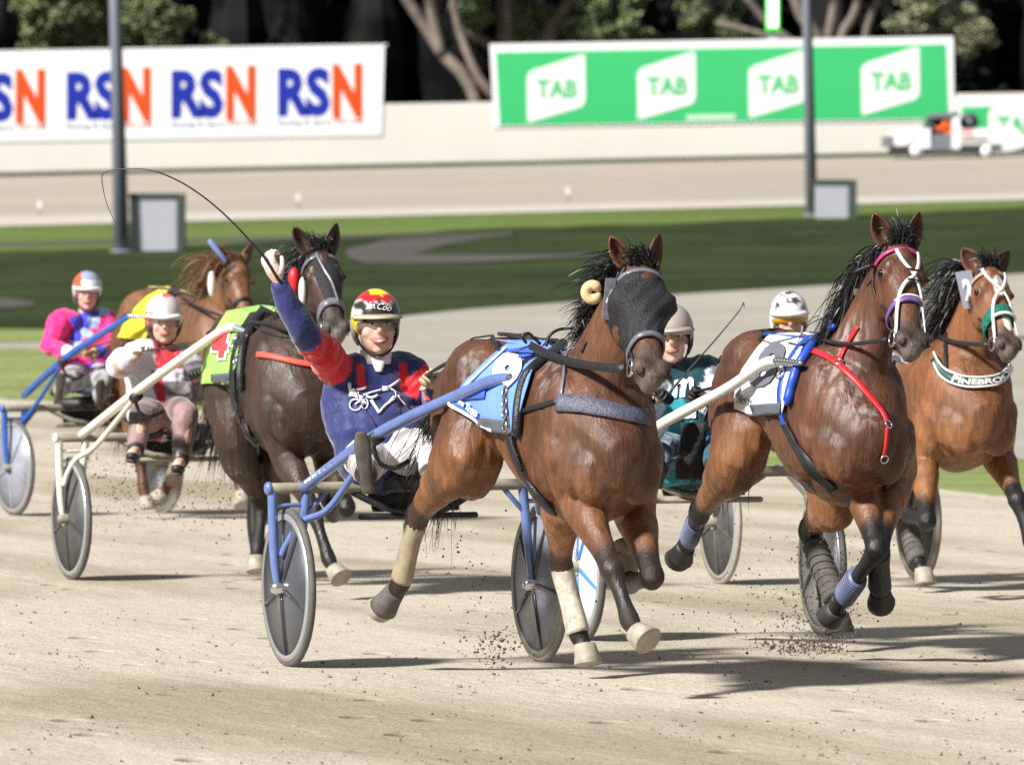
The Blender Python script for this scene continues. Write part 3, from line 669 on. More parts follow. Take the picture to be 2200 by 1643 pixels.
        if 'boot' in opt:
            bm_, t0, t1, ex = opt['boot']; k = MB(); ps = []; rs = []
            for t in np.linspace(t0, t1, 6):
                A = K.lerp(F_, min(t, 1)) if t <= 1 else F_.lerp(Hf, t - 1)
                ps.append(A); rs.append((.043 + ex + .012 * abs(t - .5), .052 + ex + .016 * abs(t - .45)))
            k.tube(ps, rs, side=(0, 1, 0), n=14, sub=3, round_=False)
            bo = k.build('leg_boot', bm_, root)
            if opt.get('wrap'):
                k = MB()
                for t in np.linspace(t0 + .05, t1 - .05, 8):
                    A = K.lerp(F_, t); dd = (F_ - K).normalized(); r_ = .047 + ex
                    k.tube([A + V(0, r_ * math.cos(q), 0) + dd.cross(V(0, 1, 0)) * r_ * 1.2 * math.sin(q) + dd * .006 * math.cos(q) for q in np.linspace(0, 6.28, 17)], [.004] * 17, n=5, sub=1)
                k.build('wrap', bm_, bo)
        if 'bell' in opt:
            k = MB(); k.tube([F_.lerp(Hf, .3), F_.lerp(Hf, .7), Hf + (Hf - F_).normalized() * .012], [.045, .052, .064], side=(0, 1, 0), n=14, sub=2, round_=False); k.build('bell_boot', opt['bell'], root)
    # ears
    for q, tip in zip((-1, 1), p['ears']):
        b0 = hd.pt(-.02, q * 52) - hd.f * .03; tp = R.loc(tip[0], tip[1], b0.x + p.get('eara', -.02)); ax = tp - b0; op = (V(1, q * .45, 0)); op = (op - ax.normalized() * op.dot(ax.normalized())).normalized(); sv = ax.normalized().cross(op)
        vs = []; fs = []; nt, ns = 10, 6
        for i in range(nt + 1):
            t = i / nt; w_ = (.045 * math.sin(math.pi * min(1, .22 + t * .78)) ** .75 + .002) * p.get('earw', 1)
            for j in range(ns + 1):
                s_ = -1 + 2 * j / ns; vs.append(b0 + ax * t + sv * w_ * s_ * .95 + op * (w_ * 1.0 * (s_ * s_ - 1) - .008))
        for i in range(nt):
            for j in range(ns): a = i * (ns + 1) + j; fs.append((a, a + 1, a + ns + 2, a + ns + 1))
        k = MB(); k.add(vs, fs); e = k.build('ear', p.get('earm') or mat('ear_' + name, tuple(x * 1.1 for x in base), .5, nz=(30, .3)), root); solid(e, .008, 0)
    # eyes, nostrils
    for q in (-1, 1):
        k = MB(); k.ell(hd.pt(.275, q * 62, .010) , .021 * hd.k, n=14, m=10); k.build('eye', M_eye, root)
        k = MB(); c = hd.pt(.925, q * 52, .014); nn = hd.nrm(q * 50); sx = nn.cross(hd.d).normalized(); k.ell(c - nn * .006, (.024 * hd.k, .038 * hd.k, .012), (sx, hd.d, nn), n=14); k.build('nostril', M_dark, root)
    # mane, forelock, tail
    g = random.Random(p.get('seed', 5)); k = MB(); mp = p.get('mane', {}); hm = p.get('hair', M_hair)
    def crest(t):
        q = [nb + V(-.05, 0, .30 * zs - .02), nm1 + V(-.10, 0, .185), nm2 + V(-.11, 0, .125), hd.pt(0, 180) + V(-.01, 0, .06)]
        i = min(2, int(t * 3)); return q[i].lerp(q[i + 1], t * 3 - i)
    md = Vector(mp.get('dir', (-.35, -.55, .1))); ml = mp.get('len', .24)
    for i in range(mp.get('n', 260)):
        t = g.random(); c = crest(t) + V(g.uniform(-.02, .02), g.uniform(-.025, .025), -.02); d_ = (md + V(g.gauss(0, .22), g.gauss(0, .25), g.gauss(0, .2))) * ml * g.uniform(.5, 1.15) * (1 + mp.get('top', 0) * t)
        pts_ = [c, c + d_ * .35 + V(0, 0, .05), c + d_ * .7 + V(0, 0, .02), c + d_ + V(g.gauss(0, .02), g.gauss(0, .02), -.10 * mp.get('droop', 1))]
        k.strand(catmull(pts_, 3), .013 if i % 3 == 0 else .007, .0015, V(g.gauss(0, 1), g.gauss(0, 1), g.gauss(0, 1)))
    k.build('mane', hm, root)
    k = MB(); fd = Vector(p.get('forelock', (.3, .2, .3)))
    for i in range(130):
        c = hd.pt(g.uniform(-.05, .05), g.uniform(-45, 45), -.005); d_ = fd * .16 * g.uniform(.4, 1.1) + V(g.gauss(0, .025), g.gauss(0, .035), g.gauss(0, .02))
        k.strand(catmull([c, c + d_ * .5 + V(0, 0, .025), c + d_], 3), .008, .0015, V(g.gauss(0, 1), g.gauss(0, 1), g.gauss(0, 1)))
    k.build('forelock', hm, root)
    if 'tail' in p:
        te = R.loc(*p['tail']); ts = V(a0 + .03, 0, Z(1.36)); tm = ts.lerp(te, .35) + V(-.14, 0, .10); k = MB()
        k.tube([ts + V(.06, 0, 0), ts + V(-.06, 0, -.03), tm.lerp(ts, .4), tm], [.04, .04, .035, .025], n=8)
        for i in range(520):
            e = te + V(g.gauss(0, .07), g.gauss(0, .07), g.gauss(0, .10)); s0 = ts.lerp(tm, g.random()) + V(g.gauss(0, .02), g.gauss(0, .02), 0); mid = tm.lerp(e, .45) + V(g.gauss(0, .035), g.gauss(0, .035), g.gauss(0, .03))
            k.strand(catmull([s0, tm + V(g.gauss(0, .025), g.gauss(0, .025), g.gauss(0, .02)), mid, e], 4), .009, .0015, V(g.gauss(0, 1), g.gauss(0, 1), g.gauss(0, 1)))
        k.build('tail', hm, root)
    return h

RA = Rig(892, 32.0, 20); RB = Rig(1512, 34.3, 15); RC = Rig(1761, 40.6, 17); RD = Rig(366, 41.2, 21); RE = Rig(190, 52.4, 28); RDh = Rig(469, 41.2, 13)
M_khaki = mat('boot_khaki', (.30, .25, .17), .7, nz=(14, .25)); M_cream = mat('boot_cream', (.50, .45, .36), .65, nz=(9, .5), nz2=(40, .3)); M_bgrey = mat('bandage_grey', (.10, .09, .08), .85, nz=(20, .3)); M_bblk = mat('boot_black', (.015, .015, .016), .55, nz=(20, .3)); M_bblue = mat('boot_blue', (.11, .125, .21), .5, nz=(20, .2))
BAY = (.105, .038, .015)
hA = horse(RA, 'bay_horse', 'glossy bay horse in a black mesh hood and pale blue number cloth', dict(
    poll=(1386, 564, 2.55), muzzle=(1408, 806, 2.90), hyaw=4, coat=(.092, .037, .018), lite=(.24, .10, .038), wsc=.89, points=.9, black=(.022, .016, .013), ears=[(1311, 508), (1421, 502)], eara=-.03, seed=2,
    nose=(.07, .045, .035), lather_sheen=[(1185, 800, .16), (1215, 760, .12), (1010, 790, .12)], earw=.85, mane=dict(dir=(-.3, -.5, .35), len=.08, n=800, top=1.7, droop=.3), forelock=(.0, -.3, .35), tail=(918, 1075, .42),  # pale patches on this horse paint highlight sheen into the coat
    legs=dict(RH=[(985, 985, 1.32), (897, 1105, .85), (861, 1252, .70), (826, 1302, .58), dict(boot=(M_khaki, .12, .95, -.002), bell=M_bgrey)],
              LH=[(1205, 1060, 1.45), (1206, 1215, 1.22), (1243, 1362, 1.30), (1258, 1398, 1.34), dict(boot=(M_cream, -.02, .98, .001), ax=(.25, 0, -1))],
              RF=[(1240, 1055, 2.30), (1316, 1226, 2.70), (1352, 1330, 2.82), (1374, 1366, 2.93), dict(ax=(.75, .25, -.55))],
              LF=[(1362, 1085, 2.22), (1402, 1240, 2.60), (1352, 1252, 2.27), (1342, 1205, 2.20), dict(bell=M_khaki)])))
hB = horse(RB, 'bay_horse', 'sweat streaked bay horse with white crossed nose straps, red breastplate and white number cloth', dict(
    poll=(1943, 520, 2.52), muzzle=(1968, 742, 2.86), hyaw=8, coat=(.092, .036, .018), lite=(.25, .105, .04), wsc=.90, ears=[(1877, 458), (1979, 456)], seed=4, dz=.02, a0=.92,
    lather_sheen=[(1800, 750, .16), (1835, 720, .12), (1790, 800, .14), (1835, 860, .15), (1860, 900, .10), (1250, 720, .1)][:5], mane=dict(dir=(-.55, -.55, -.35), len=.17, n=1100, top=.0, droop=1.2), forelock=(-.1, 0, .55), tail=(1530, 1020, .35),
    legs=dict(RH=[(1580, 985, 1.30), (1503, 1100, .80), (1478, 1163, .50), (1463, 1196, .40), dict(dark=1, boot=(M_bblue, .35, .9, -.003), wrap=1, bell=M_bblk)],
              LH=[(1790, 1062, 1.45), (1738, 1140, 1.10), (1795, 1285, 1.32), (1803, 1330, 1.38), dict(boot=(M_bgrey, .2, 1.0, .008), wrap=1, ax=(.15, 0, -1), dark=1)],
              RF=[(1838, 1015, 2.25), (1884, 1180, 2.62), (1815, 1278, 2.28), (1793, 1318, 2.18), dict(boot=(M_bblue, .60, 1.02, .000), wrap=1, dark=1)],
              LF=[(1925, 1020, 2.20), (1888, 1175, 2.58), (1890, 1258, 2.36), (1893, 1290, 2.28), dict(boot=(M_bblk, .1, 1.0, .004), bell=M_bblk, dark=1)])))
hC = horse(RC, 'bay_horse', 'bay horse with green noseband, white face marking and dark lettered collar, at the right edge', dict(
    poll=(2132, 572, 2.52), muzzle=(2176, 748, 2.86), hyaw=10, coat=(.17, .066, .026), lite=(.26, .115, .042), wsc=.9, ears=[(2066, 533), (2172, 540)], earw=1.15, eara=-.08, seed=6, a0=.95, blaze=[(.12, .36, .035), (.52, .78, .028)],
    mane=dict(dir=(-.45, -.7, .0), len=.20, n=1000, top=.5), forelock=(-.1, -.2, .5), tail=(1800, 1010, .4),
    legs=dict(RH=[(1850, 1000, 1.30), (1800, 1090, .85), (1780, 1170, .6), (1765, 1200, .5), dict()],
              LH=[(1935, 1040, 1.40), (1943, 1110, 1.15), (1972, 1205, 1.34), (1984, 1232, 1.38), dict(boot=(M_bgrey, .05, 1.0, .008), wrap=1, ax=(.25, 0, -1))],
              RF=[(1985, 985, 2.22), (1992, 1120, 2.58), (1950, 1105, 2.26), (1944, 1072, 2.18), dict(dark=1)],
              LF=[(2140, 965, 2.22), (2186, 1075, 2.62), (2214, 1165, 2.72), (2230, 1195, 2.80), dict(dark=1)])))
hD = horse(RDh, 'dark_horse', 'dark brown horse with lime green number cloth and red shoulder strap', dict(
    poll=(692, 536, 2.55), muzzle=(728, 712, 2.90), hyaw=2, coat=(.045, .025, .017), black=(.014, .011, .010), zs=1.06, ears=[(630, 487), (726, 480)], seed=8,
    mane=dict(dir=(-.3, -.6, .35), len=.10, n=700, top=1.0, droop=.5), forelock=(-.1, -.2, .5), tail=(470, 965, .5), nose=(.05, .04, .035),
    legs=dict(RH=[(508, 965, 1.36), (562, 1085, 1.10), (553, 1175, 1.20), (549, 1206, 1.26), dict(ax=(.3, 0, -1))],
              LH=[(600, 985, 1.25), (606, 1075, .85), (596, 1120, .70), (590, 1142, .6), dict()],
              RF=[(612, 975, 2.28), (674, 1100, 2.66), (706, 1200, 2.80), (722, 1230, 2.90), dict(ax=(.6, .25, -.6))],
              LF=[(705, 985, 2.22), (745, 1090, 2.58), (715, 1105, 2.30), (706, 1070, 2.22), dict(dark=1)])))
hE = horse(RE, 'chestnut_horse', 'chestnut horse with yellow number cloth, farthest back on the left', dict(
    poll=(515, 562, 2.55), muzzle=(535, 690, 2.85), hyaw=0, coat=(.15, .068, .030), black=(.10, .035, .015), ears=[(462, 527), (545, 522)], seed=9, zs=1.10, dz=.04, hair=M_chhair, nose=(.12, .06, .04),
    mane=dict(dir=(-.3, -.75, .2), len=.26, n=260, top=.1), forelock=(-.1, -.2, .3), tail=(260, 930, .5),
    legs=dict(RH=[(300, 930, 1.30), (300, 985, 1.0), (308, 1050, 1.1), (314, 1075, 1.15), dict(ax=(.2, 0, -1))],
              LH=[(345, 945, 1.35), (384, 985, 1.05), (368, 1032, .92), (348, 1062, .85), dict(boot=(M_khaki, .15, 1, .002))],
              RF=[(470, 900, 2.22), (500, 985, 2.6), (515, 1040, 2.7), (520, 1065, 2.75), dict()],
              LF=[(535, 900, 2.2), (550, 985, 2.45), (546, 1040, 2.4), (545, 1065, 2.4), dict()])))

# ------------------------------------------------------------------ tack
M_hood = mat('hood_mesh', (.022, .021, .024), .55, nz=(60, .4), bump=(160, .5), spec=.4); M_steelstrap = mat('strap_grey', (.16, .16, .19), .3, nz=(40, .3), coat=.4)
M_tan = mat('plug_tan', (.62, .45, .24), .7, nz=(20, .15)); M_brownplug = mat('plug_brown', (.22, .17, .10), .8, nz=(30, .3)); M_purple = mat('strap_purple', (.16, .10, .32), .4, nz=(40, .2))
M_dgreen = mat('strap_green', (.012, .05, .04), .5); M_fleece = mat('fleece_green', (.01, .17, .11), .95, nz=(60, .4), bump=(90, 1)); M_greyband = mat('cloth_grey', (.10, .105, .125), .8, nz=(10, .15), bump=(60, .3))
M_pinkred = mat('strap_coral', (.75, .10, .07), .5)
def cloth_mat(n, c): return mat(n, c, .75, nz=(7, .10), bump=(9, .35, .03), sheen=.2)
C_pale = cloth_mat('cloth_pale_blue', (.14, .29, .80)); C_blue = cloth_mat('cloth_blue', (.02, .10, .62)); C_white = cloth_mat('cloth_white', (.78, .78, .80)); C_lime = cloth_mat('cloth_lime', (.33, .68, .10)); C_yel = cloth_mat('cloth_yellow', (.85, .72, .02)); C_redn = cloth_mat('cloth_red', (.72, .02, .03))
def ring(k, c, n, r=.022, th=.004):
    u = n.orthogonal().normalized(); w_ = n.cross(u); k.tube([c + (u * math.cos(q) + w_ * math.sin(q)) * r for q in np.linspace(0, 2 * math.pi, 17)], [th] * 17, n=6, sub=1)
def roll(h, pxs, r, name, m, off=.012):
    pts, ns = h.R.trace(h.bvh, pxs, off=off); k = MB(); k.tube(pts, [r * .6] + [r] * (len(pts) - 2) + [r * .5], n=10, sub=1); return k.build(name, m, h.root)
def bridle(h, mb_mat=M_strap, nose=.64, nosem=None, browm=None, nosew=.024):
    hd = h.head; k = MB(); hd.strap([(.02, -62), (.14, -95), (.45, -100), (.82, -88)], .016, k); hd.strap([(.02, 62), (.14, 95), (.45, 100), (.82, 88)], .016, k)
    hd.strap([(.06, -150), (.16, -160), (.40, -165)], .014, k); hd.strap([(-.02, -70), (-.03, 0), (-.02, 70)], .018, k)
    b = k.build('bridle', mb_mat, h.root)
    k = MB(); hd.strap([(.13, -100), (.10, -50), (.08, 0), (.10, 50), (.13, 100)], .02, k, off=.007); k.build('browband', browm or mb_mat, b)
    k = MB(); hd.strap([(nose + .08, -160), (nose + .04, -110), (nose, -50), (nose - .015, 0), (nose, 50), (nose + .04, 110), (nose + .08, 160)], nosew, k, off=.006, th=.010); k.build('noseband', nosem or mb_mat, b)
    for q in (-1, 1): k = MB(); ring(k, hd.pt(.86, q * 92, .018), hd.nrm(q * 92), .036, .005); k.tube([hd.pt(.86, q * 92, -.018), hd.pt(.84, q * 70, .004)], [.010, .012], n=8, sub=1); k.tube([hd.pt(.86, q * 92, .018) + V(0, 0, -.036), hd.pt(.86, q * 92, -.018)], [.005, .01], n=6, sub=1); k.build('bit', M_metal, b)
    return b
def reins(h, saddle, hands, m=M_strap, w0=.030):
    hd = h.head; S = h.R.loc(*saddle)
    def out(p):
        q = h.bvh.find_nearest(p); dd = (p - q[0]).dot(q[1])
        return q[0] + q[1] * .02 if dd < .02 else p
    for q in (-1, 1):
        S2 = V(S.x, S.y if q < 0 else -S.y, S.z); b0 = hd.pt(.87, q * 94, .04); pts = [b0.lerp(S2, t) - V(0, 0, .02 * math.sin(math.pi * t)) + V(0, q * .03 * math.sin(math.pi * t), 0) for t in np.linspace(0, 1, 18)]
        pts = [pts[0]] + [out(p) for p in pts[1:]]
        for _ in range(3): pts = [pts[0]] + [pts[i] * .5 + (pts[i - 1] + pts[i + 1]) * .25 for i in range(1, len(pts) - 1)] + [pts[-1]]
        k = MB(); k.ribbon(pts, [V(0, q, .25)] * 18, w0, .006)
        e = h.R.loc(*hands[0 if q < 0 else -1]); p2 = [out(S2.lerp(e, t) - V(0, 0, .03 * math.sin(math.pi * t))) for t in np.linspace(0, 1, 16)]; k.ribbon(p2, [V(0, q * .3, 1)] * 16, .018, .005)
        k.build('rein', m, h.root)

# A
R = RA; h = hA; hd = h.head; B = h.bvh
cl = R.patch(B, [(1092, 748), (1170, 740), (1112, 936), (966, 872)], 22, 28, .022, 'saddle_cloth', C_pale, h.root, mirror=True, edge=lambda u, v: (-9 * math.sin(math.pi * v) * (1 - u), 10 * math.sin(math.pi * u) * v))
CB = bvh_of(cl)
R.patch(CB, [(1092, 756), (1160, 745), (1145, 768), (1075, 782)], 10, 6, .011, 'blue_band', C_blue, cl, .003)
R.patch(CB, [(975, 868), (998, 876), (1020, 905), (1012, 908)], 4, 4, .011, 'blue_band', C_blue, cl, .003)
R.patch(CB, [(1002, 842), (1048, 838), (1045, 856), (1000, 858)], 4, 4, .011, 'blue_band', C_blue, cl, .003)
R.patch(CB, [(1036, 897), (1084, 903), (1112, 937), (1022, 918)], 6, 5, .011, 'grey_band', M_greyband, cl, .004)
R.strap(CB, [(1090, 750), (1046, 790), (1004, 830), (966, 868), (966, 874), (1016, 906), (1060, 924)], .014, 'white_edge', C_white, cl, .004, .009)
R.text(CB, '9', (1082, 812), (48, 34), (66, -92), 'number', C_white, cl, bold=.06)
R.text(CB, 'The Trots', (1008, 872), (48, 32), (5, -15), 'lettering', C_white, cl, bold=.04, shear=.2)
R.strap(B, [(1163, 764), (1140, 782), (1118, 805), (1096, 838), (1099, 874), (1101, 912), (1104, 944), (1112, 970), (1130, 1016), (1160, 1060), (1194, 1096)], .048, 'girth', M_strap, h.root, .012, .016, True)
roll(h, [(1210, 738), (1192, 763), (1160, 790), (1138, 812), (1128, 840), (1122, 876), (1119, 935)], .024, 'saddle_pad', M_strap, .02)
for y in (845, 868, 890, 915): k = MB(); p_, n_ = R.hit(B, 1100, y, .034); ring(k, p_, n_, .022, .004); k.build('buckle', M_metal, h.root)
R.strap(B, [(1112, 888), (1150, 876), (1198, 862)], .022, 'breast_strap', M_strap, h.root, .006, .006, True)
R.strap(B, [(1198, 866), (1250, 870), (1300, 880), (1350, 892), (1392, 897)], .078, 'breastplate', mat('leather_grey', (.10, .10, .15), .38, nz=(50, .4), bump=(120, .4)), h.root, .010, .008)
R.strap(B, [(1236, 728), (1218, 756), (1212, 800), (1206, 860)], .012, 'neck_strap', M_steelstrap, h.root, .006, .004)
R.strap(B, [(1262, 735), (1252, 758)], .010, 'neck_strap', M_strap, h.root, .006, .004)
R.strap(B, [(1070, 720), (1110, 732), (1150, 740), (1200, 742)], .05, 'back_strap', M_strap, h.root, .012, .012)
for a, b_ in (((1174, 742), [(1180, 722), (1200, 708), (1232, 705)]), ((1256, 728), [(1252, 690), (1246, 664)]), ((1130, 736), [(1122, 722), (1135, 716), (1145, 724), (1160, 738)])):
    k = MB(); pts = [R.loc(x, y, 1.85) for x, y in [a] + b_]; k.tube(pts, [.007] * len(pts), n=6, sub=4); k.build('loose_strap', M_strap, h.root)
b = bridle(h, nose=.66, nosem=M_steelstrap, browm=M_steelstrap)
k = MB(); rings = []
for t in np.linspace(.10, .66, 26):
    r_ = []
    for q in np.linspace(-150, 150, 41):
        bul = sum(.045 * math.exp(-((t - .30) / .10) ** 2 - ((q - s_ * 62) / 30) ** 2) for s_ in (-1, 1)); r_.append(hd.pt(t, q, .007 + bul + .004 * math.sin(q * .2 + t * 40)))
    rings.append(r_)
k.ring(rings, close=False, cap=False); solid(k.build('hood', M_hood, h.root), .004)
k = MB(); c = R.loc(1273, 628, 2.50); kk = c
for i in range(1): k.tube([c + V(.012, .024, 0) * math.cos(q) + V(0, .0, .028) * math.sin(q) for q in np.linspace(.4, 5.9, 20)], [.014, .020] + [.023] * 16 + [.020, .014], n=12, sub=1)
pl = k.build('ear_plug', M_tan, h.root); k = MB(); k.tube([c + V(0, .01, 0), hd.pt(.1, -95, .01)], [.003, .003], n=5, sub=1); k.build('cord', M_strap, pl)
c = R.loc(1309, 642, 2.54); pk = MB(); ex, ey = V(.12, 1, 0).normalized() * .021, V(0, .1, 1) * .085; pk.hexa([c - ex - ey, c + ex - ey, c + ex + ey, c - ex + ey], (-.008, 0, 0)); np_ = pk.build('head_number', M_steelstrap, h.root, False)
tv, fs = text_verts('4', .06); k = MB(); k.add([c + V(.004, 0, 0) + ex * (x * 1.5) + ey * (y * .9) for x, y in tv], fs); k.build('number', C_white, np_, False)
reins(h, (1140, 742, 1.85), [(916, 806, .30)], w0=.036)
for i, (x, y) in enumerate(((905, 800), (912, 812), (935, 800), (950, 792))):
    k = MB(); pts = [R.loc(912 + i * 6, 808 + i, .30), R.loc(x + 60, y - 22 + i * 5, .75), R.loc(1030 + i * 9, 752 + i * 3, 1.25)]; k.tube(pts, [.007, .010, .006], n=6, sub=5); k.build('rein_end', M_strap, h.root)
# B
R = RB; h = hB; hd = h.head; B = h.bvh
cl = R.patch(B, [(1655, 729), (1738, 724), (1688, 889), (1584, 880)], 22, 28, .022, 'saddle_cloth', C_white, h.root, mirror=True, edge=lambda u, v: (-20 * math.sin(math.pi * v) * (1 - u), 6 * math.sin(math.pi * u) * v)); CB = bvh_of(cl)
R.patch(CB, [(1616, 869), (1686, 865), (1688, 890), (1624, 893)], 8, 4, .011, 'grey_band', M_greyband, cl, .004)
M_num = cloth_mat('cloth_number_grey', (.12, .12, .15))
R.text(CB, '8', (1652, 787), (52, 8), (46, -92), 'number', M_num, cl, bold=.05)
R.text(CB, 'TROTS', (1602, 860), (29, 5), (4, -12), 'lettering', M_strap, cl, bold=.02, shear=.15); R.text(CB, 'THE', (1596, 849), (8, 1), (1, -4), 'lettering', M_strap, cl, bold=.0)
R.strap(CB, [(1583, 850), (1587, 840), (1594, 834)], .016, 'emblem', M_num, cl, .003, .005); R.strap(CB, [(1655, 741), (1690, 732), (1728, 722)], .022, 'emblem', M_num, cl, .003, .005)
R.strap(B, [(1748, 726), (1718, 756), (1694, 795), (1684, 840), (1686, 885), (1694, 912)], .04, 'saddle_strap', M_bluepad, h.root, .010, .018, True)
roll(h, [(1792, 702), (1762, 735), (1736, 768), (1718, 798), (1708, 835), (1700, 868)], .024, 'saddle_pad', M_bluepad, .02)
R.strap(B, [(1689, 905), (1700, 928), (1716, 958), (1735, 988), (1754, 1012), (1794, 1048)], .068, 'girth', M_bblk, h.root, .012, .010, True)
kb = MB(); R.strap(B, [(1740, 752), (1775, 766), (1800, 783), (1840, 820), (1878, 864), (1898, 890), (1906, 915)], .030, '', None, None, mb=kb, th=.008, off=.006); R.strap(B, [(1846, 702), (1828, 730), (1812, 758), (1803, 780)], .020, '', None, None, mb=kb, off=.006); R.strap(B, [(1905, 918), (1902, 950), (1897, 980)], .018, '', None, None, mb=kb, off=.006)
kb.build('breastplate', M_red, h.root)
for x, y, o_, r_ in ((1803, 782, .014, .018), (1905, 914, .014, .018), (1897, 984, .014, .018), (1690, 790, .036, .026), (1690, 812, .036, .026)): k = MB(); p_, n_ = R.hit(B, x, y, o_); ring(k, p_, n_, r_, .004); k.build('buckle', M_metal, h.root)
b = bridle(h, nose=.58, nosem=M_purple, browm=mat('browband_red', (.42, .04, .14), .4))
k = MB(); hd.strap([(.09, -22), (.20, -8), (.34, 12), (.50, 36), (.66, 55), (.82, 72)], .017, k, off=.010); hd.strap([(.09, 30), (.20, 24), (.34, 8), (.50, -28), (.66, -55), (.88, -76)], .017, k, off=.013); hd.strap([(.57, -52), (.54, -20), (.535, 0), (.54, 20), (.57, 52)], .008, k, off=.014); k.build('cross_strap', M_whites, b)
for t_ in (.29, .39): k = MB(); hd.strap([(t_, -5), (t_ - .005, 20)], .006, k, off=.019); k.build('keeper', M_strap, b)
c = R.loc(1853, 630, 2.30); k = MB(); k.tube([c + V(-.03, -.02, 0), c, c + V(.05, 0, 0)], [.02, .026, .024], n=14, sub=2, round_=False); pl = k.build('ear_plug', M_brownplug, h.root); k = MB(); k.tube([c + V(.048, 0, 0), c + V(.053, 0, 0)], [.014, .012], n=12, sub=1); k.build('plug_hole', M_dark, pl)
k = MB(); k.tube([hd.pt(.12, -96, .01), R.loc(1868, 572, 2.5), R.loc(1836, 584, 2.45)], [.009, .010, .008], n=6, sub=4); k.build('loose_strap', M_strap, h.root)
reins(h, (1735, 735, 1.88), [(1480, 845, .35)], w0=.018)
# C
R = RC; h = hC; hd = h.head; B = h.bvh
b = bridle(h, nose=.56, nosem=M_fleece, browm=mat('browband_tan', (.35, .27, .18), .5), nosew=.075)
k = MB(); hd.strap([(.04, -40), (.16, -22), (.30, 5), (.45, 30), (.62, 52), (.8, 70)], .016, k, off=.012); hd.strap([(.08, 32), (.16, 24), (.30, 4), (.45, -26), (.62, -52), (.86, -74)], .016, k, off=.017); hd.strap([(.62, -50), (.60, 0), (.62, 50)], .016, k, off=.022); k.build('cross_strap', M_whites, b)
cp = [(2010, 772), (2020, 796), (2040, 812), (2070, 823), (2105, 826), (2138, 821), (2158, 806), (2166, 785)]
co = R.strap(B, cp, .052, 'collar', M_dgreen, h.root, .012, .010); kb = MB()
for dy in (-10.5, 10.5): R.strap(B, [(x, y + dy) for x, y in cp], .010, '', None, None, mb=kb, th=.006, off=.020)
kb.build('collar_edge', M_whites, co)
tv, fs = text_verts('PINEBROOK', .03); k = MB(); vs = []; cpx, cpy = zip(*cp)
pts_, ns_ = R.trace(B, cp, off=.026); cum = [0]
for i in range(1, len(cp)): cum.append(cum[-1] + math.dist(cp[i], cp[i - 1]))
for x, y in tv:
    s_ = lerp(62, 200, x + .5); qx, qy = float(np.interp(s_, cum, cpx)), float(np.interp(s_, cum, cpy)); q2x, q2y = float(np.interp(s_ + 3, cum, cpx)), float(np.interp(s_ + 3, cum, cpy)); tx, ty = Vector((q2x - qx, q2y - qy)).normalized() if s_ < cum[-1] - 4 else Vector((.4, -.9))
    vs.append(R.hit(B, qx + ty * y * 12, qy - tx * y * 12, .027)[0])
k.add(vs, fs); o = k.build('lettering', M_whites, co, False); solid(o, .002)
R.strap(B, [(2034, 715), (2032, 750), (2034, 800)], .022, 'neck_strap', M_strap, h.root, .006, .006)
c = R.loc(2079, 622, 2.5); ex, ey = V(.2, 1, .15).normalized() * .042, V(0, -.25, 1).normalized() * .10; k = MB(); k.hexa([c - ex - ey, c + ex - ey, c + ex + ey, c - ex + ey], (-.008, 0, 0)); np_ = k.build('head_number', mat('plate_grey', (.33, .34, .42), .5), h.root, False)
tv, fs = text_verts('2', .06); k = MB(); k.add([c + V(.004, 0, 0) + ex * (x * 1.2) + ey * (y * 1.2) for x, y in tv], fs); k.build('number', C_white, np_, False)
reins(h, (1990, 712, 1.88), [(1700, 800, .3)], w0=.024)
# D
R = RDh; h = hD; hd = h.head; B = h.bvh
cl = R.patch(B, [(490, 676), (560, 664), (500, 825), (438, 825)], 18, 24, .022, 'saddle_cloth', C_lime, h.root, mirror=True, edge=lambda u, v: (-12 * math.sin(math.pi * v) * (1 - u), 0)); CB = bvh_of(cl)
R.patch(CB, [(457, 803), (502, 801), (500, 824), (456, 824)], 6, 4, .011, 'grey_band', M_greyband, cl, .004)
R.text(CB, '4', (478, 742), (40, 2), (10, -64), 'number', C_white, cl, bold=.12, off=.012); R.text(CB, '4', (478, 742), (32, 2), (8, -54), 'number', C_redn, cl, bold=.05, off=.018)
R.strap(B, [(552, 680), (528, 715), (512, 760), (506, 810), (510, 860), (524, 905), (548, 945)], .075, 'girth', M_strap, h.root, .012, .018, True)
roll(h, [(566, 672), (545, 700), (530, 740), (524, 790), (526, 840)], .024, 'saddle_pad', M_strap, .022)
R.strap(B, [(556, 762), (600, 771), (650, 783), (700, 790)], .032, 'breastplate', M_pinkred, h.root, .012, .010)
R.strap(B, [(530, 690), (560, 712), (600, 725), (660, 722)], .012, 'neck_strap', M_strap, h.root, .006, .006)
for x, y in ((518, 735), (510, 752), (520, 780)): k = MB(); p_, n_ = R.hit(B, x, y, .04); ring(k, p_, n_, .02, .007); k.build('buckle', M_metal, h.root)
b = bridle(h, nose=.66, nosem=M_steelstrap, nosew=.045, browm=M_steelstrap)
k = MB(); rings = [[hd.pt(t, q, .006) for q in np.linspace(-35, 150, 24)] for t in np.linspace(.08, .62, 16)]; k.ring(rings, close=False, cap=False); solid(k.build('hood', M_hood, h.root), .004)
k = MB(); hd.strap([(.05, -20), (.2, -8), (.40, 4), (.66, 18)], .014, k, off=.012); k.build('face_strap', M_steelstrap, b)
k = MB(); c = R.loc(632, 604, 2.45); k.ell(c, (.03, .035, .075), n=10); k.build('ear_plug', M_red, h.root)
k = MB(); c = R.loc(650, 625, 2.58); k.ell(c, (.02, .022, .075), n=10); k.build('cheek_pad', M_whites, h.root)
reins(h, (545, 690, 1.88), [(300, 755, .27)], w0=.02)
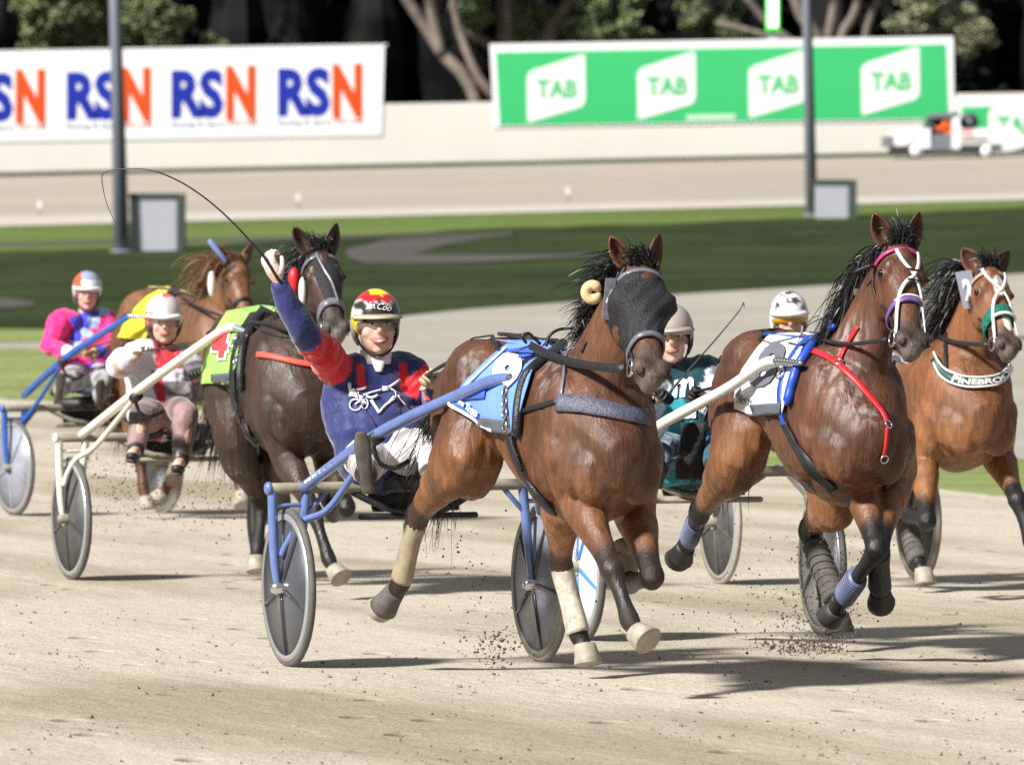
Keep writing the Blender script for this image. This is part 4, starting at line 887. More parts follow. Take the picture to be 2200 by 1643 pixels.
# E
R = RE; h = hE; hd = h.head; B = h.bvh
cl = R.patch(B, [(316, 642), (368, 616), (318, 728), (258, 726)], 14, 20, .022, 'saddle_cloth', C_yel, h.root, mirror=True, edge=lambda u, v: (-8 * math.sin(math.pi * v) * (1 - u), 0))
R.strap(B, [(385, 615), (355, 650), (338, 700), (335, 760), (340, 830)], .06, 'girth', M_strap, h.root, .012, .018, True)
bridle(h); reins(h, (372, 625, 1.9), [(181, 752, .36)], w0=.02)
k = MB(); c = R.loc(455, 610, 2.5); k.ell(c, (.02, .03, .09), n=10); k.build('cheek_pad', M_whites, h.root)
k = MB(); c = R.loc(478, 545, 2.5); k.tube([R.loc(452, 519, 2.48), R.loc(484, 560, 2.52)], [.022, .02], n=8, sub=1); k.build('ear_cover', mat('ear_cover_blue', (.16, .22, .42), .6), h.root)

# ------------------------------------------------------------------ sulkies
M_tyre = mat('tyre_grey', (.10, .097, .092), .7, nz=(9, .25)); M_rim = mat('rim_grey', (.48, .48, .50), .35, .6); M_disc = mat('disc_smoke', (.065, .068, .08), .3, nz=(4, .25), coat=.3)
M_discw = mat('disc_white', (.74, .76, .82), .35, nz=(4, .06), coat=.3); M_discd = mat('disc_muddy', (.07, .067, .064), .6, nz=(8, .5)); M_discp = mat('disc_pale', (.26, .27, .32), .4, nz=(5, .3))
M_tyrep = mat('tyre_pale', (.31, .29, .255), .75, nz=(9, .2)); M_sblue = mat('paint_blue', (.125, .185, .42), .32, nz=(14, .15), coat=.4); M_swhite = mat('paint_white', (.74, .73, .70), .35, nz=(14, .08), coat=.4); M_scream = mat('paint_cream', (.72, .69, .60), .4, nz=(14, .1), coat=.3); M_sblue2 = mat('paint_royal', (.03, .11, .42), .35, nz=(14, .1), coat=.3)
M_mud = mat('muddy_steel', (.27, .25, .19), .7, nz=(10, .35)); M_seat = mat('seat_vinyl', (.02, .02, .022), .5); M_ribb = mat('rib_blue', (.06, .22, .66), .4); M_ribd = mat('rib_dark', (.035, .036, .042), .3, coat=.3)
def sulky(R, label, m, shaft, tip, stay, wheels, barz=.79, apron=None):
    t = R.root('sulky', label, 'sulky', 'racing carts'); wr = .35
    for s_, (disc, rib, tyre) in zip((-1, 1), wheels):
        y = s_ * .589; g_ = R.ground(0, y); c = V(0, y, g_ + wr); cr = lambda r, a, dy=0: c + V(r * math.cos(a), dy, r * math.sin(a))
        k = MB(); rg = [[cr(r, 2 * math.pi * i / 48, dy) for i in range(48)] for r, dy in ((.045, -.030), (.30, -.014), (.30, .014), (.045, .030))]; k.ring(rg); w_ = k.build('wheel', disc, t)
        k = MB(); pts = [cr(wr - .018, 2 * math.pi * i / 56) for i in range(56)]; rg = []
        for i in range(56):
            a = 2 * math.pi * i / 56; e = V(math.cos(a), 0, math.sin(a)); rg.append([pts[i] + e * (.018 * math.cos(q)) + V(0, .017 * math.sin(q), 0) for q in np.linspace(0, 2 * math.pi, 10, endpoint=False)])
        rg.append(rg[0]); k.ring(rg, cap=False); k.build('tyre', tyre, w_)
        k = MB(); rg = [[cr(r, 2 * math.pi * i / 56, dy) for i in range(56)] for r, dy in ((.298, -.02), (.325, -.02), (.325, .02), (.298, .02), (.298, -.02))]; k.ring(rg, cap=False); k.build('rim', M_rim if tyre is M_tyre else tyre, w_)
        k = MB()
        for i in range(5):
            a = math.radians(-90 + 72 * i + (12 if s_ > 0 else 0))
            for sd_ in (-1, 1): k.tube([cr(.05, a, sd_ * .029), cr(.20, a, sd_ * .022), cr(.295, a, sd_ * .015)], [.013, .011, .008], n=6, sub=1)
        k.build('rib', rib, w_)
        k = MB(); k.tube([c + V(0, -.06, 0), c + V(0, .06, 0)], [.03, .03], n=14, sub=1); k.build('hub', M_metal if m is M_sblue else M_mud, w_)
        if R is RA and s_ < 0:
            k = MB()
            for dz_, L_ in ((.12, .09), (.07, .06)): k.tube([c + V(-.01 - dz_ * .1, -.030, -.02 + dz_), c + V(.0, -.028, .02 + dz_ + L_)], [.006, .006], n=5, sub=1)
            k.build('decal', M_whites, w_)
    k = MB(); k.tube([(0, -.675, barz), (0, 0, barz + .0), (0, .675, barz)], [.024, .026, .024], n=12, sub=3); bar = k.build('axle_bar', M_mud, t)
    for s_ in (-1, 1): k = MB(); k.ell((0, s_ * .682, barz), (.03, .02, .03), n=12); k.build('end_cap', m, bar)
    for s_ in (-1, 1):
        g_ = R.ground(0, s_ * .589); k = MB(); k.tube([(0, s_ * .665, barz), (0, s_ * .655, g_ + wr + .14), (0, s_ * .632, g_ + wr - .03)], [.022, .021, .016], n=10, sub=4); k.tube([(0, s_ * .505, barz), (0, s_ * .53, g_ + wr + .2), (0, s_ * .55, g_ + wr)], [.022, .020, .014], n=10, sub=4)
        k.tube([(0, s_ * .665, barz - .075), (0, s_ * .505, barz - .075)], [.010, .010], n=8, sub=1); k.tube([(0, s_ * .51, barz - .12), (0, s_ * .40, barz)], [.012, .012], n=8, sub=1); k.build('wheel_fork', m, t)
    sp = [R.loc(*q) for q in shaft]; tp = [R.loc(*q) for q in tip]; st = [R.loc(*q) for q in stay]; fl = lambda ps: [V(p.x, -p.y, p.z) for p in ps]
    for s_ in (0, 1):
        a, b_, c_ = (sp, tp, st) if s_ == 0 else (fl(sp), fl(tp), fl(st))
        k = MB(); k.tube(a, [.026, .026] + [.025] * (len(a) - 3) + [.021], n=12, sub=6); sh = k.build('shaft', m, t)
        k = MB(); n_ = 9
        for i in range(n_):
            p_ = b_[0].lerp(b_[-1], i / n_); q_ = b_[0].lerp(b_[-1], (i + .8) / n_); k.tube([p_, q_], [.022 - .001 * i, .020 - .001 * i], n=10, sub=1)
        k.build('shaft_tip', M_metal if m is not M_scream else M_rim, sh)
        k = MB(); k.tube(c_, [.016] * len(c_), n=9, sub=5); k.build('stay', m, t)
        k = MB(); d0 = (a[1] - a[0]).normalized(); p_ = c_[0]; k.tube([p_ - d0 * .03, p_ + d0 * .03], [.031, .031], n=12, sub=1, round_=False); k.build('clamp', M_strap, sh)
        k = MB(); s2 = -1 if s_ == 0 else 1; f_ = a[0].lerp(a[1], .92); k.tube([f_, f_ + V(0, -s2 * .03, -.10), f_ + V(.0, -s2 * .10, -.13), f_ + V(.02, -s2 * .16, -.10)], [.011] * 4, n=8, sub=3); k.build('stirrup', M_strap, sh)
    k = MB(); k.tube([(-.16, -.16, barz + .03), (-.02, -.19, barz + .025), (.12, -.12, barz + .03)], [.045, .05, .04], n=10); k.tube([(-.16, .16, barz + .03), (-.02, .19, barz + .025), (.12, .12, barz + .03)], [.045, .05, .04], n=10); k.ell((-.03, 0, barz + .03), (.18, .20, .05)); k.tube([(-.2, -.2, barz + .1), (-.23, 0, barz + .13), (-.2, .2, barz + .1)], [.03, .04, .03], n=10); k.remesh('seat', M_seat, t, .014, 4)
    k = MB()
    for s_ in (-1, 1): k.tube([(-.02, s_ * .33, barz), (.02, s_ * .22, barz - .06), (.05, s_ * .12, barz - .10), (.05, 0, barz - .11)], [.016] * 4, n=8, sub=4)
    k.tube([(.04, -.27, barz - .13), (.04, .27, barz - .13)], [.014, .014], n=8, sub=1); k.build('seat_frame', M_mud if m is not M_sblue else M_strap, t)
    k = MB(); k.hexa([(-.02, -.22, barz - .02), (-.02, .22, barz - .02), (.0, .20, barz - .11), (.0, -.20, barz - .11)], (.012, 0, 0)); k.build('mud_flap', M_seat, t, False)
    if apron:
        k = MB(); q = [R.loc(x, y, a) for x, y, a in apron]; n_ = 7; rg = [[q[0].lerp(q[1], j / n_).lerp(q[3].lerp(q[2], j / n_), i / 8) + V(.02 * math.sin(i * .8 + j), 0, 0) for j in range(n_ + 1)] for i in range(9)]; k.ring(rg, close=False, cap=False); solid(k.build('apron', mat('apron_black', (.014, .015, .017), .8, nz=(8, .3), bump=(20, .4)), t), .006)
    return t
sulky(RA, 'blue sulky with smoky disc wheels, drawn by the hooded bay horse', M_sblue, [(652, 1048, 0), (812, 932, .75), (985, 848, 1.4), (1060, 817, 1.72), (1096, 813, 1.86)], [(1096, 813, 1.86), (1132, 830, 2.02)], [(808, 940, .74), (758, 1020, .45), (703, 1095, .24), (650, 1120, .12), (618, 1165, .05), (606, 1190, .02)],
      [(M_disc, M_ribd, M_tyre), (M_discp, M_ribd, M_tyrep)], apron=[(905, 965, .55), (950, 950, .55), (960, 1010, .5), (905, 1020, .5)])
sulky(RB, 'white sulky with white disc wheels, drawn by the horse with the red breastplate', M_swhite, [(1296, 1010, 0), (1408, 920, .75), (1560, 836, 1.5), (1640, 782, 1.95), (1668, 776, 2.08)], [(1668, 776, 2.08), (1722, 780, 2.26)], [(1440, 900, .85), (1410, 945, .62), (1355, 1035, .3), (1310, 1065, .14), (1283, 1100, .05), (1262, 1140, .02)],
      [(M_discw, M_ribb, M_tyre), (M_discw, M_ribd, M_tyre)], apron=[(1462, 908, .6), (1516, 906, .6), (1512, 1030, .5), (1452, 1028, .5)])
k = MB(); q0, q1 = RA.loc(652, 1048, 0), RA.loc(812, 932, .75); cam_l = RA.to(V(0, 0, H)); vd = (cam_l - q0).normalized(); dd_ = (q1 - q0).normalized(); up_ = (vd.cross(dd_)).normalized(); nn_ = dd_.cross(up_).normalized(); nn_ = nn_ if nn_.dot(vd) > 0 else -nn_; up_ = up_ if up_.z > 0 else -up_
nn_ = (nn_ * .8 + up_ * .6).normalized()
for a_, b_ in ((.09, .12), (.13, .17), (.19, .22), (.23, .25), (.27, .31), (.33, .37), (.41, .46), (.62, .70)): pp_ = [q0.lerp(q1, t_) + nn_ * .0262 for t_ in (a_, (a_ + b_) / 2, b_)]; k.ribbon(pp_, [nn_] * 3, .016, .0015)
o_ = [o for o in bpy.data.objects if o.name.startswith('shaft') and o.parent and o.parent.name == 'sulky'][0]
k.build('decal', M_whites, o_)
def map_from(Ra, Rb, lst):
    out = []
    for x, y, a in lst:
        p = Rb.O + Rb.u * a + Rb.l * Ra.loc(x, y, a).y + V(0, 0, Ra.loc(x, y, a).z); out.append((CX + FPX * p.x / p.y, HY + FPX * (H - p.z) / p.y, a))
    return out
SA = [(652, 1048, 0), (812, 932, .75), (985, 848, 1.4), (1060, 817, 1.72), (1096, 813, 1.86)]; TA = [(1096, 813, 1.86), (1132, 830, 2.02)]; STA = [(808, 940, .74), (758, 1020, .45), (703, 1095, .24), (650, 1120, .12), (618, 1165, .05), (606, 1190, .02)]
sulky(RC, 'cream sulky with mud spattered wheels behind the lettered collar horse at the right', M_scream, map_from(RA, RC, SA), map_from(RA, RC, TA), map_from(RA, RC, STA), [(M_discd, M_discd, M_tyrep), (M_discd, M_discd, M_tyrep)])
sulky(RD, 'cream white sulky with dark muddy disc wheels, drawn by the dark brown horse', M_scream, [(174, 936, 0), (298, 838, .75), (430, 742, 1.4), (486, 706, 1.66), (506, 704, 1.76)], [(506, 704, 1.76), (538, 718, 1.92)], [(292, 852, .72), (250, 905, .45), (203, 960, .24), (165, 985, .12), (146, 1015, .05), (138, 1040, .02)],
      [(M_discd, M_ribd, M_tyre), (M_discp, M_discd, M_tyrep)], barz=.81)
sulky(RE, 'royal blue sulky with pale muddy wheel at the left edge', M_sblue2, [(52, 850, 0), (140, 770, .75), (215, 720, 1.2), (278, 679, 1.6)], [(278, 679, 1.6), (312, 682, 1.75)], [(136, 776, .74), (100, 835, .35), (62, 890, .1), (38, 915, .02)], [(M_discp, M_discp, M_tyre), (M_discp, M_discp, M_tyrep)], barz=.78)

# ------------------------------------------------------------------ drivers
M_skin = mat('skin', (.68, .42, .325), .5, nz=(30, .1), spec=.4); M_teeth = mat('teeth', (.62, .58, .52), .3); M_lip = mat('lip', (.36, .12, .09), .5); M_iris = mat('iris', (.03, .025, .02), .15); M_sclera = mat('sclera', (.65, .63, .6), .3)
M_visor = mat('visor_clear', (.75, .8, .85), .05, alpha=.07); M_vamber = mat('visor_amber', (.75, .38, .01), .1, alpha=.85); M_strapb = mat('chin_strap', (.03, .03, .03), .6); M_bootk = mat('boot_leather', (.03, .028, .026), .45, nz=(10, .4)); M_sole = mat('boot_sole', (.085, .075, .06), .85, nz=(14, .4))
M_whip = mat('whip_black', (.015, .015, .016), .4); M_hairb = mat('hair_brown', (.03, .02, .014), .6)
def cloth(n, r=.42): return mat(n, attr='Col', rough=r, spec=.3, sheen=.35, nz=(9, .12), bump=(22, .5, .02))
def glove(k, w_, hnd, nrm, curl=1.0, sz=1.0):
    """palm and five bent fingers; w_ wrist, hnd knuckle centre, nrm = direction the palm faces"""
    ax = (hnd - w_).normalized(); nrm = (nrm - ax * nrm.dot(ax)).normalized(); sd_ = ax.cross(nrm); L = .085 * sz
    k.tube([w_, w_ + ax * L * .5, w_ + ax * L], [(.028 * sz, .022 * sz), (.042 * sz, .020 * sz), (.040 * sz, .016 * sz)], side=sd_, n=10)
    for i, (o_, l_) in enumerate(((-.031, .072), (-.011, .082), (.010, .078), (.030, .062))):
        b_ = w_ + ax * L * .95 + sd_ * o_ * sz; l_ *= sz; c_ = 1.25 * curl; p1 = b_ + ax * l_ * .42 + nrm * l_ * .12; a1 = c_; p2 = p1 + (ax * math.cos(a1) + nrm * math.sin(a1)) * l_ * .38; a2 = c_ * 2.0; p3 = p2 + (ax * math.cos(a2) + nrm * math.sin(a2)) * l_ * .34
        k.tube([b_, p1, p2, p3], [.0105 * sz, .0105 * sz, .0095 * sz, .008 * sz], n=7, sub=2)
    t0 = w_ + ax * L * .35 - sd_ * .036 * sz; t1 = t0 + ax * .03 * sz - sd_ * .018 * sz + nrm * .015 * sz; t2 = t1 + ax * .024 * sz + nrm * .024 * sz + sd_ * .008 * sz; k.tube([t0 + sd_ * .012, t0, t1, t2], [.014 * sz, .014 * sz, .0115 * sz, .009 * sz], n=7, sub=2)

def driver(R, label, J, fd, jersey, helmet, trousers, boots=M_bootk, gloves=(M_whites, M_whites), visor=None, visor_up=False, smile=False, sz=1.0, seed=1, lean=0, palm=((1, 0, -.3), (1, 0, -.3)), collar=None, dust=False):
    t = R.root('person', label, 'person', 'race drivers'); L = {k: R.loc(*v) for k, v in J.items()}
    plump = 1.0 + .14 * smile
    d = type('D', (), {})(); d.root = t; d.L = L; rg = random.Random(seed)
    hc = L['head']; fd = Vector(fd).normalized(); up = (hc - L['neck']).normalized() * .5 + V(0, lean, 1); up = (up - fd * up.dot(fd)).normalized(); sd_ = up.cross(fd).normalized(); ax = (fd, sd_, up)
    hp = lambda a, b, c: hc + (fd * a + sd_ * b + up * c) * sz
    # one continuous body
    T = MB(); pe, ch, nk = L['pelvis'], L['chest'], L['neck']
    T.tube([pe, pe.lerp(ch, .5), ch, ch.lerp(nk, .7), nk], [(.145, .11), (.14, .105), (.165, .115), (.13, .08), (.058, .058)], side=(0, 1, 0), n=14)
    T.tube([nk - up * .03, nk + up * .05, hp(-.02, 0, -.04)], [.056, .052, .055], n=12)
    for s_ in 'RL':
        T.tube([L['sh' + s_].lerp(nk, .25), L['sh' + s_], L['el' + s_], L['wr' + s_], L['wr' + s_] + (L['hand' + s_] - L['wr' + s_]).normalized() * .05], [.05, .052, .041, .028, .030], n=10)
        T.tube([L['hip' + s_], L['kn' + s_], L['an' + s_], L['toe' + s_]], [.085, .058, .038, .034], n=10)
    T.ell(hp(-.012, 0, .03), (.098 * sz, .078 * sz, .108 * sz), ax, 16, 12); T.ell(hp(.022, 0, -.042), (.068 * sz, .064 * sz * plump, .076 * sz), ax, 14, 10); T.ell(hp(.055, 0, -.092), (.028, .03, .022), ax)
    T.tube([hp(.086, 0, .03), hp(.104, 0, -.005), hp(.098, 0, -.018)], [(.010, .012), (.016, .016), (.018, .010)], side=sd_, n=8)
    for s_ in (-1, 1):
        T.ell(hp(.058, s_ * .040 * plump, -.020), (.026, .026 * plump, .026), ax); T.ell(hp(-.005, s_ * .080, .0), (.018, .010, .032), ax); T.ell(hp(.082, s_ * .03, .045), (.012, .024, .010), ax)
    T.remesh('body', M_skin, t, .0075, 3, .45)
    for s_ in (-1, 1):
        k = MB(); k.ell(hp(.078, s_ * .032, .020), (.010, .016, .008), ax, 10, 8); e = k.build('eye', M_sclera, t); k = MB(); k.ell(hp(.0855, s_ * .032, .019), (.0045, .0075, .0072), ax, 10, 8); k.build('iris', M_iris, e)
        k = MB(); k.tube([hp(.086, s_ * .014, .038), hp(.090, s_ * .034, .043), hp(.076, s_ * .054, .034)], [(.004, .006)] * 3, side=fd, n=6); k.build('eyebrow', M_hairb, t)
    if smile:
        k = MB(); k.tube([hp(.080, -.036, -.046), hp(.096, -.018, -.058), hp(.100, 0, -.061), hp(.096, .018, -.058), hp(.080, .036, -.046)], [(.005, .006), (.006, .010), (.006, .011), (.006, .010), (.005, .006)], side=fd, n=8); mo = k.build('mouth', M_lip, t)
        k = MB(); k.tube([hp(.088, -.024, -.051), hp(.099, -.012, -.0565), hp(.103, 0, -.058), hp(.099, .012, -.0565), hp(.088, .024, -.051)], [(.004, .003), (.005, .0055), (.005, .0065), (.005, .0055), (.004, .003)], side=fd, n=8); k.build('teeth', M_teeth, mo)
    else:
        k = MB(); k.tube([hp(.080, -.028, -.054), hp(.092, 0, -.057), hp(.080, .028, -.054)], [(.006, .006), (.008, .009), (.006, .006)], side=fd, n=8); k.build('mouth', M_lip, t)
    # jersey
    T = MB(); w_ = J.get('w', 1.0); w_ = 1.0
    wid = jersey.get('wid', 1.0)
    T.tube([pe + V(.03, -.01, -.06 - jersey.get('hem', 0)), pe + V(.02, 0, .05), pe.lerp(ch, .5), ch, ch.lerp(nk, .6), nk - (nk - ch) * .05], [(.19 * wid, .15), (.205 * wid, .16), (.205 * wid, .155), (.205 * wid, .15), (.155, .105), (.075, .075)], side=(0, 1, 0), n=18)
    for s_ in 'RL':
        S, E, W = L['sh' + s_], L['el' + s_], L['wr' + s_]
        T.tube([ch.lerp(nk, .55).lerp(S, .5), S, S.lerp(E, .5), E, E.lerp(W, .5), W.lerp(E, .06)], [.095, .084, .072, .061, .053, .042], n=12)
    jo = T.remesh('jersey', cloth(jersey['mat'], jersey.get('rough', .58)), t, .011, 4)
    nb_ = [v.normal.copy() for v in jo.data.vertices]
    for v, n_ in zip(jo.data.vertices, nb_):
        c = v.co; f = 0
        for s_ in 'RL':
            dd, tt = seg_d(c, L['sh' + s_], L['el' + s_]); f += .015 * smooth(.16, .05, dd) * (1 - 2 * abs(noise.noise(V(tt * 4.5, seed, 0) + c * 5)))
        f += .012 * noise.noise(c * 7 + V(seed, 0, 0)) + .009 * (1 - 2 * abs(noise.noise(V(c.x * 5, c.y * 4 + c.z * 3, c.z * 13 - c.y * 6) + V(seed, 2, 0)))) * smooth(pe.z + .38, pe.z + .05, c.z)
        f += .012 * (abs(noise.noise(V(c.x * 5, c.y * 14, c.z * 6) + V(0, seed, 0))) * 2 - .6)
        v.co = c + n_ * f
    jo.data.update()
    def arm_t(c):
        best = None
        for s_ in 'RL':
            d1, t1 = seg_d(c, L['sh' + s_], L['el' + s_]); d2, t2 = seg_d(c, L['el' + s_], L['wr' + s_]); q = (d1, s_, t1) if d1 < d2 else (d2, s_, 1 + t2)
            if best is None or q[0] < best[0]: best = q
        return best
    paint(jo, lambda c: jersey['fn'](c, arm_t(c), L)); d.jersey = jo; d.bvh = bvh_of(jo)
    if collar is not None:
        k = MB(); k.tube([nk - up * .02, nk + up * .045], [.082, .070], n=16, sub=1, round_=False); k.build('collar', collar, t)
        k = MB(); k.tube([nk + fd * .066 + up * .03, nk + fd * .085 - up * .01, nk + fd * .094 - up * .05], [(.036, .008), (.030, .008), (.016, .007)], side=sd_, n=10); k.build('bib', collar, t)
    # trousers
    T = MB(); T.tube([pe + V(0, 0, .06), pe + V(0, 0, -.06)], [(.17, .13), (.17, .13)], side=(0, 1, 0), n=14)
    for s_ in 'RL': T.tube([L['hip' + s_] + V(-.04, 0, 0), L['hip' + s_].lerp(L['kn' + s_], .3), L['kn' + s_], L['kn' + s_].lerp(L['an' + s_], .4), L['an' + s_].lerp(L['kn' + s_], .12)], [.115, .100, .074, .066, .056], n=12)
    tr_ = T.remesh('trousers', cloth(trousers['mat'], .55), t, .011, 4)
    for v, vn in zip(tr_.data.vertices, [v.normal.copy() for v in tr_.data.vertices]): v.co = v.co + vn * (.007 * noise.noise(v.co * 11) + .005 * math.sin(v.co.x * 60 + 8 * noise.noise(v.co * 5)))
    tr_.data.update(); paint(tr_, trousers['fn'])
    for s_ in 'RL':
        A, To = L['an' + s_], L['toe' + s_]; K = L['kn' + s_]; k = MB(); dd = (To - A).normalized(); heel = A - dd * .06 + (A - K).normalized() * .05; k.tube([A.lerp(K, .25), A.lerp(K, .08), A + (A - K).normalized() * .02], [.052, .05, .052], n=12); k.tube([heel, A.lerp(To, .3) + (A - K).normalized() * .03, To + (A - K).normalized() * .02, To + dd * .05], [(.032, .042), (.034, .044), (.038, .032), (.026, .020)], side=dd.cross((A - K).normalized()).normalized(), n=12)
        bo = k.remesh('boot', boots, t, .009, 3)
        k = MB(); so = (A - K).normalized(); k.tube([heel + so * .035 - dd * .01, A.lerp(To, .3) + so * .07, To + so * .05, To + dd * .06 + so * .035], [(.028, .010), (.027, .010), (.036, .010), (.022, .009)], side=dd.cross(so).normalized(), n=12); k.build('sole', M_sole, bo)
    for s_, gm, pm in zip('RL', gloves, palm):
        k = MB(); glove(k, L['wr' + s_], L['hand' + s_], Vector(pm), J.get('curl', 1.0)); k.build('glove', gm, t)
    # helmet
    rings = []; nu, nv = 36, 16; hx, hy, hz = .128 * sz, .108 * sz, .125 * sz
    for j in range(nv + 1):
        th = math.radians(4 + 96 * j / nv); r_ = []
        for i in range(nu):
            ph = 2 * math.pi * i / nu; cf = math.cos(ph); low = math.radians(0 if cf > .55 else (22 if cf > -.2 else 18)) * smooth(.55, .2, cf) * (j / nv) ** 3 if True else 0; th2 = th + low * 1.4
            r_.append(hp(-.012 + hx / sz * math.sin(th2) * cf, hy / sz * math.sin(th2) * math.sin(ph), .045 + hz / sz * math.cos(th2)))
        rings.append(r_)
    k = MB(); k.ring(rings, cap=False); k.add(rings[0], [tuple(range(nu - 1, -1, -1))]); hm = k.build('helmet', mat('helmet_' + helmet['n'], attr='Col', rough=.22, coat=.6, spec=.5), t); solid(hm, .006, 1)
    inv = lambda c: ((c - hc).dot(fd) / sz, (c - hc).dot(sd_) / sz, (c - hc).dot(up) / sz)
    paint(hm, lambda c: helmet['fn'](*inv(c))); d.helmet = hm
    k = MB(); rg_ = []
    for ph in np.linspace(-70, 70, 17):
        a = math.radians(ph); o_ = .045 * max(0, math.cos(a * 1.25)); rg_.append([hp(-.012 + (.126 + dx * o_) * math.cos(a), (.107 + dx * .012) * math.sin(a), .048 + dz) for dx, dz in ((0, .012), (1, -.004), (1, -.010), (0, -.006))])
    k.ring(rg_); k.build('peak', helmet.get('peak', M_whites), hm)
    for s_ in (-1, 1):
        k = MB(); k.tube([hp(.0, s_ * .094, .035), hp(.0, s_ * .088, -.03), hp(.03, s_ * .066, -.085), hp(.05, s_ * .03, -.115), hp(.052, 0, -.122)], [(.016, .006), (.014, .006), (.009, .005), (.007, .005), (.007, .005)], side=fd, n=8, sub=4); k.build('chin_strap', M_strapb, hm)
        k = MB(); k.tube([hp(-.035, s_ * .096, .03), hp(-.025, s_ * .092, -.03), hp(-.01, s_ * .078, -.07)], [(.036, .013), (.032, .012), (.014, .008)], side=fd, n=10); k.build('ear_guard', helmet.get('guard', M_strapb), hm)
    if visor:
        z0 = .085 if visor_up else .022; k = MB(); rg_ = [[hp(-.012 + .120 * math.cos(a) * (1.0 if abs(a) < 1 else 1), .103 * math.sin(a), z0 + zz + (-.012 if zz < 0 and abs(a) < .15 else 0)) for zz in (.028, -.026)] for a in [math.radians(x) for x in np.linspace(-75, 75, 25)]]
        k.ring(rg_, close=False, cap=False); g_ = k.build('goggles', visor, t); solid(g_, .003)
    return d
navy, redc, whitec = (.022, .031, .14), (.66, .012, .018), (.78, .78, .78)
def jA(c, at, L):
    dist, s_, t = at
    if s_ == 'R' and dist < .16 and .05 < t < .86 and (c - L['sh' + s_]).dot((L['elR'] - L['shR']).normalized()) > .02 + .05 * noise.noise(c * 3): return redc
    if s_ == 'L' and dist < .115 and .30 < t < .80: return redc
    q = c - L['neck']
    if s_ == 'L' and dist > .06 and -.14 < q.z < -.015 and .085 < q.y < .135: return redc
    if -.13 < q.z < -.02 and -.115 < q.y < -.075 and q.x > 0: return redc
    if s_ == 'L' and 1.45 < t < 1.8 and dist < .1 and c.z < L['wrL'].z - .02: return redc
    return navy
def hA_(a, b, c):
    if c > .140 + abs(b - .01) * .2 and abs(b - .01) < .042 and a > -.03: return (.85, .72, .02)
    zig = .032 * abs(((b * 26) % 2) - 1)
    if c > .108 + zig - .01 and a > -.09: return (.55, .015, .02)
    if c > .100 + zig - .01 and a > -.05: return (.45, .45, .48)
    if b < -.088 and c < .05: return (.75, .65, .03)
    if b < -.07 and c < .085: return (.55, .56, .60)
    if a < -.02: return (.30, .02, .02) if c > .06 else (.5, .5, .5)
    return (.030, .028, .018)
PEAK = mat('peak_beige', (.50, .42, .30), .5)
dA = driver(RA, 'smiling driver in navy and red jersey with whip arm raised high', dict(pelvis=(818, 965, -.05), chest=(796, 852, -.12), neck=(806, 772, -.10), head=(808, 704, -.06), shR=(730, 800, -.10), elR=(655, 714, .06), wrR=(598, 602, .10), handR=(580, 568, .10), shL=(868, 796, -.12), elL=(938, 858, -.02), wrL=(930, 826, .22), handL=(914, 804, .29),
    hipR=(790, 980, -.02), knR=(782, 990, .46), anR=(786, 1018, .84), toeR=(778, 955, .88), hipL=(850, 975, -.02), knL=(922, 962, .45), anL=(940, 1035, .82), toeL=(940, 980, .88)), (1, -.16, .02),
    dict(mat='silk_navy', fn=jA, rough=.55, wid=1.13, hem=.012), dict(n='zigzag', fn=hA_, peak=PEAK, guard=mat('guard_grey', (.30, .27, .24), .5)), dict(mat='trousers_white', fn=lambda c: mixc((.60, .57, .57), (.30, .27, .25), smooth(.0, .35, noise.noise(c * 7)))), gloves=(mat('glove_redwhite', (.72, .55, .50), .6, nz=(24, .35)), mat('glove_tan', (.55, .40, .27), .6, nz=(20, .3))), smile=True, sz=1.02, seed=3, visor=M_visor, palm=((-.5, .8, .2), (1, .2, -.4)), collar=M_whites)
HB = bvh_of(dA.helmet)
RA.text(HB, 'Jo.Coo', (814, 661), (50, 8), (3, -17), 'lettering', C_white, dA.helmet, bold=.0, shear=.35, off=.007)
# emblem of a trotter and cart across the chest
kb = MB(); S6 = lambda pts: [(540 + x / 3.4222, 520 + y / 3.4222) for x, y in pts]
def el(cx, cy, rx, ry, n=22): return [(cx + rx * math.cos(2 * math.pi * i / n), cy + ry * math.sin(2 * math.pi * i / n)) for i in range(n + 1)]
for pts, wd in ((el(768, 1200, 46, 46), .006), (el(835, 1195, 22, 40), .005), ([(722, 1030), (728, 1110), (760, 1125)], .016), ([(722, 1120), (790, 1122)], .022), ([(742, 1085), (800, 1095), (840, 1075)], .012), ([(770, 1130), (820, 1150)], .018), ([(800, 1150), (850, 1195)], .010), ([(795, 1165), (828, 1205)], .008), ([(770, 1195), (800, 1165)], .007), ([(820, 1130), (960, 1085)], .008), ([(850, 1120), (965, 1085)], .006), ([(960, 1080), (1010, 1078)], .022), ([(1000, 1075), (1040, 1050), (1085, 1015)], .012), ([(1020, 1085), (1060, 1095), (1068, 1125), (1045, 1160)], .007),
                ([(840, 1135), (880, 1165), (905, 1140), (925, 1130)], .012), ([(880, 1165), (900, 1205), (930, 1235), (938, 1262)], .014), ([(1045, 1160), (1000, 1190), (965, 1220), (938, 1258)], .010), ([(1045, 1140), (1020, 1175), (1005, 1195)], .012), ([(1068, 1130), (1095, 1170), (1135, 1212)], .011)):
    RA.strap(dA.bvh, S6(pts), wd, '', None, None, mb=kb, th=.002, off=.008)
kb.build('emblem', C_white, dA.jersey)
RA.strap(dA.bvh, [(752, 800), (768, 848), (782, 880), (800, 902), (812, 925)], .006, 'cord', M_strap, dA.root, .004, .006)
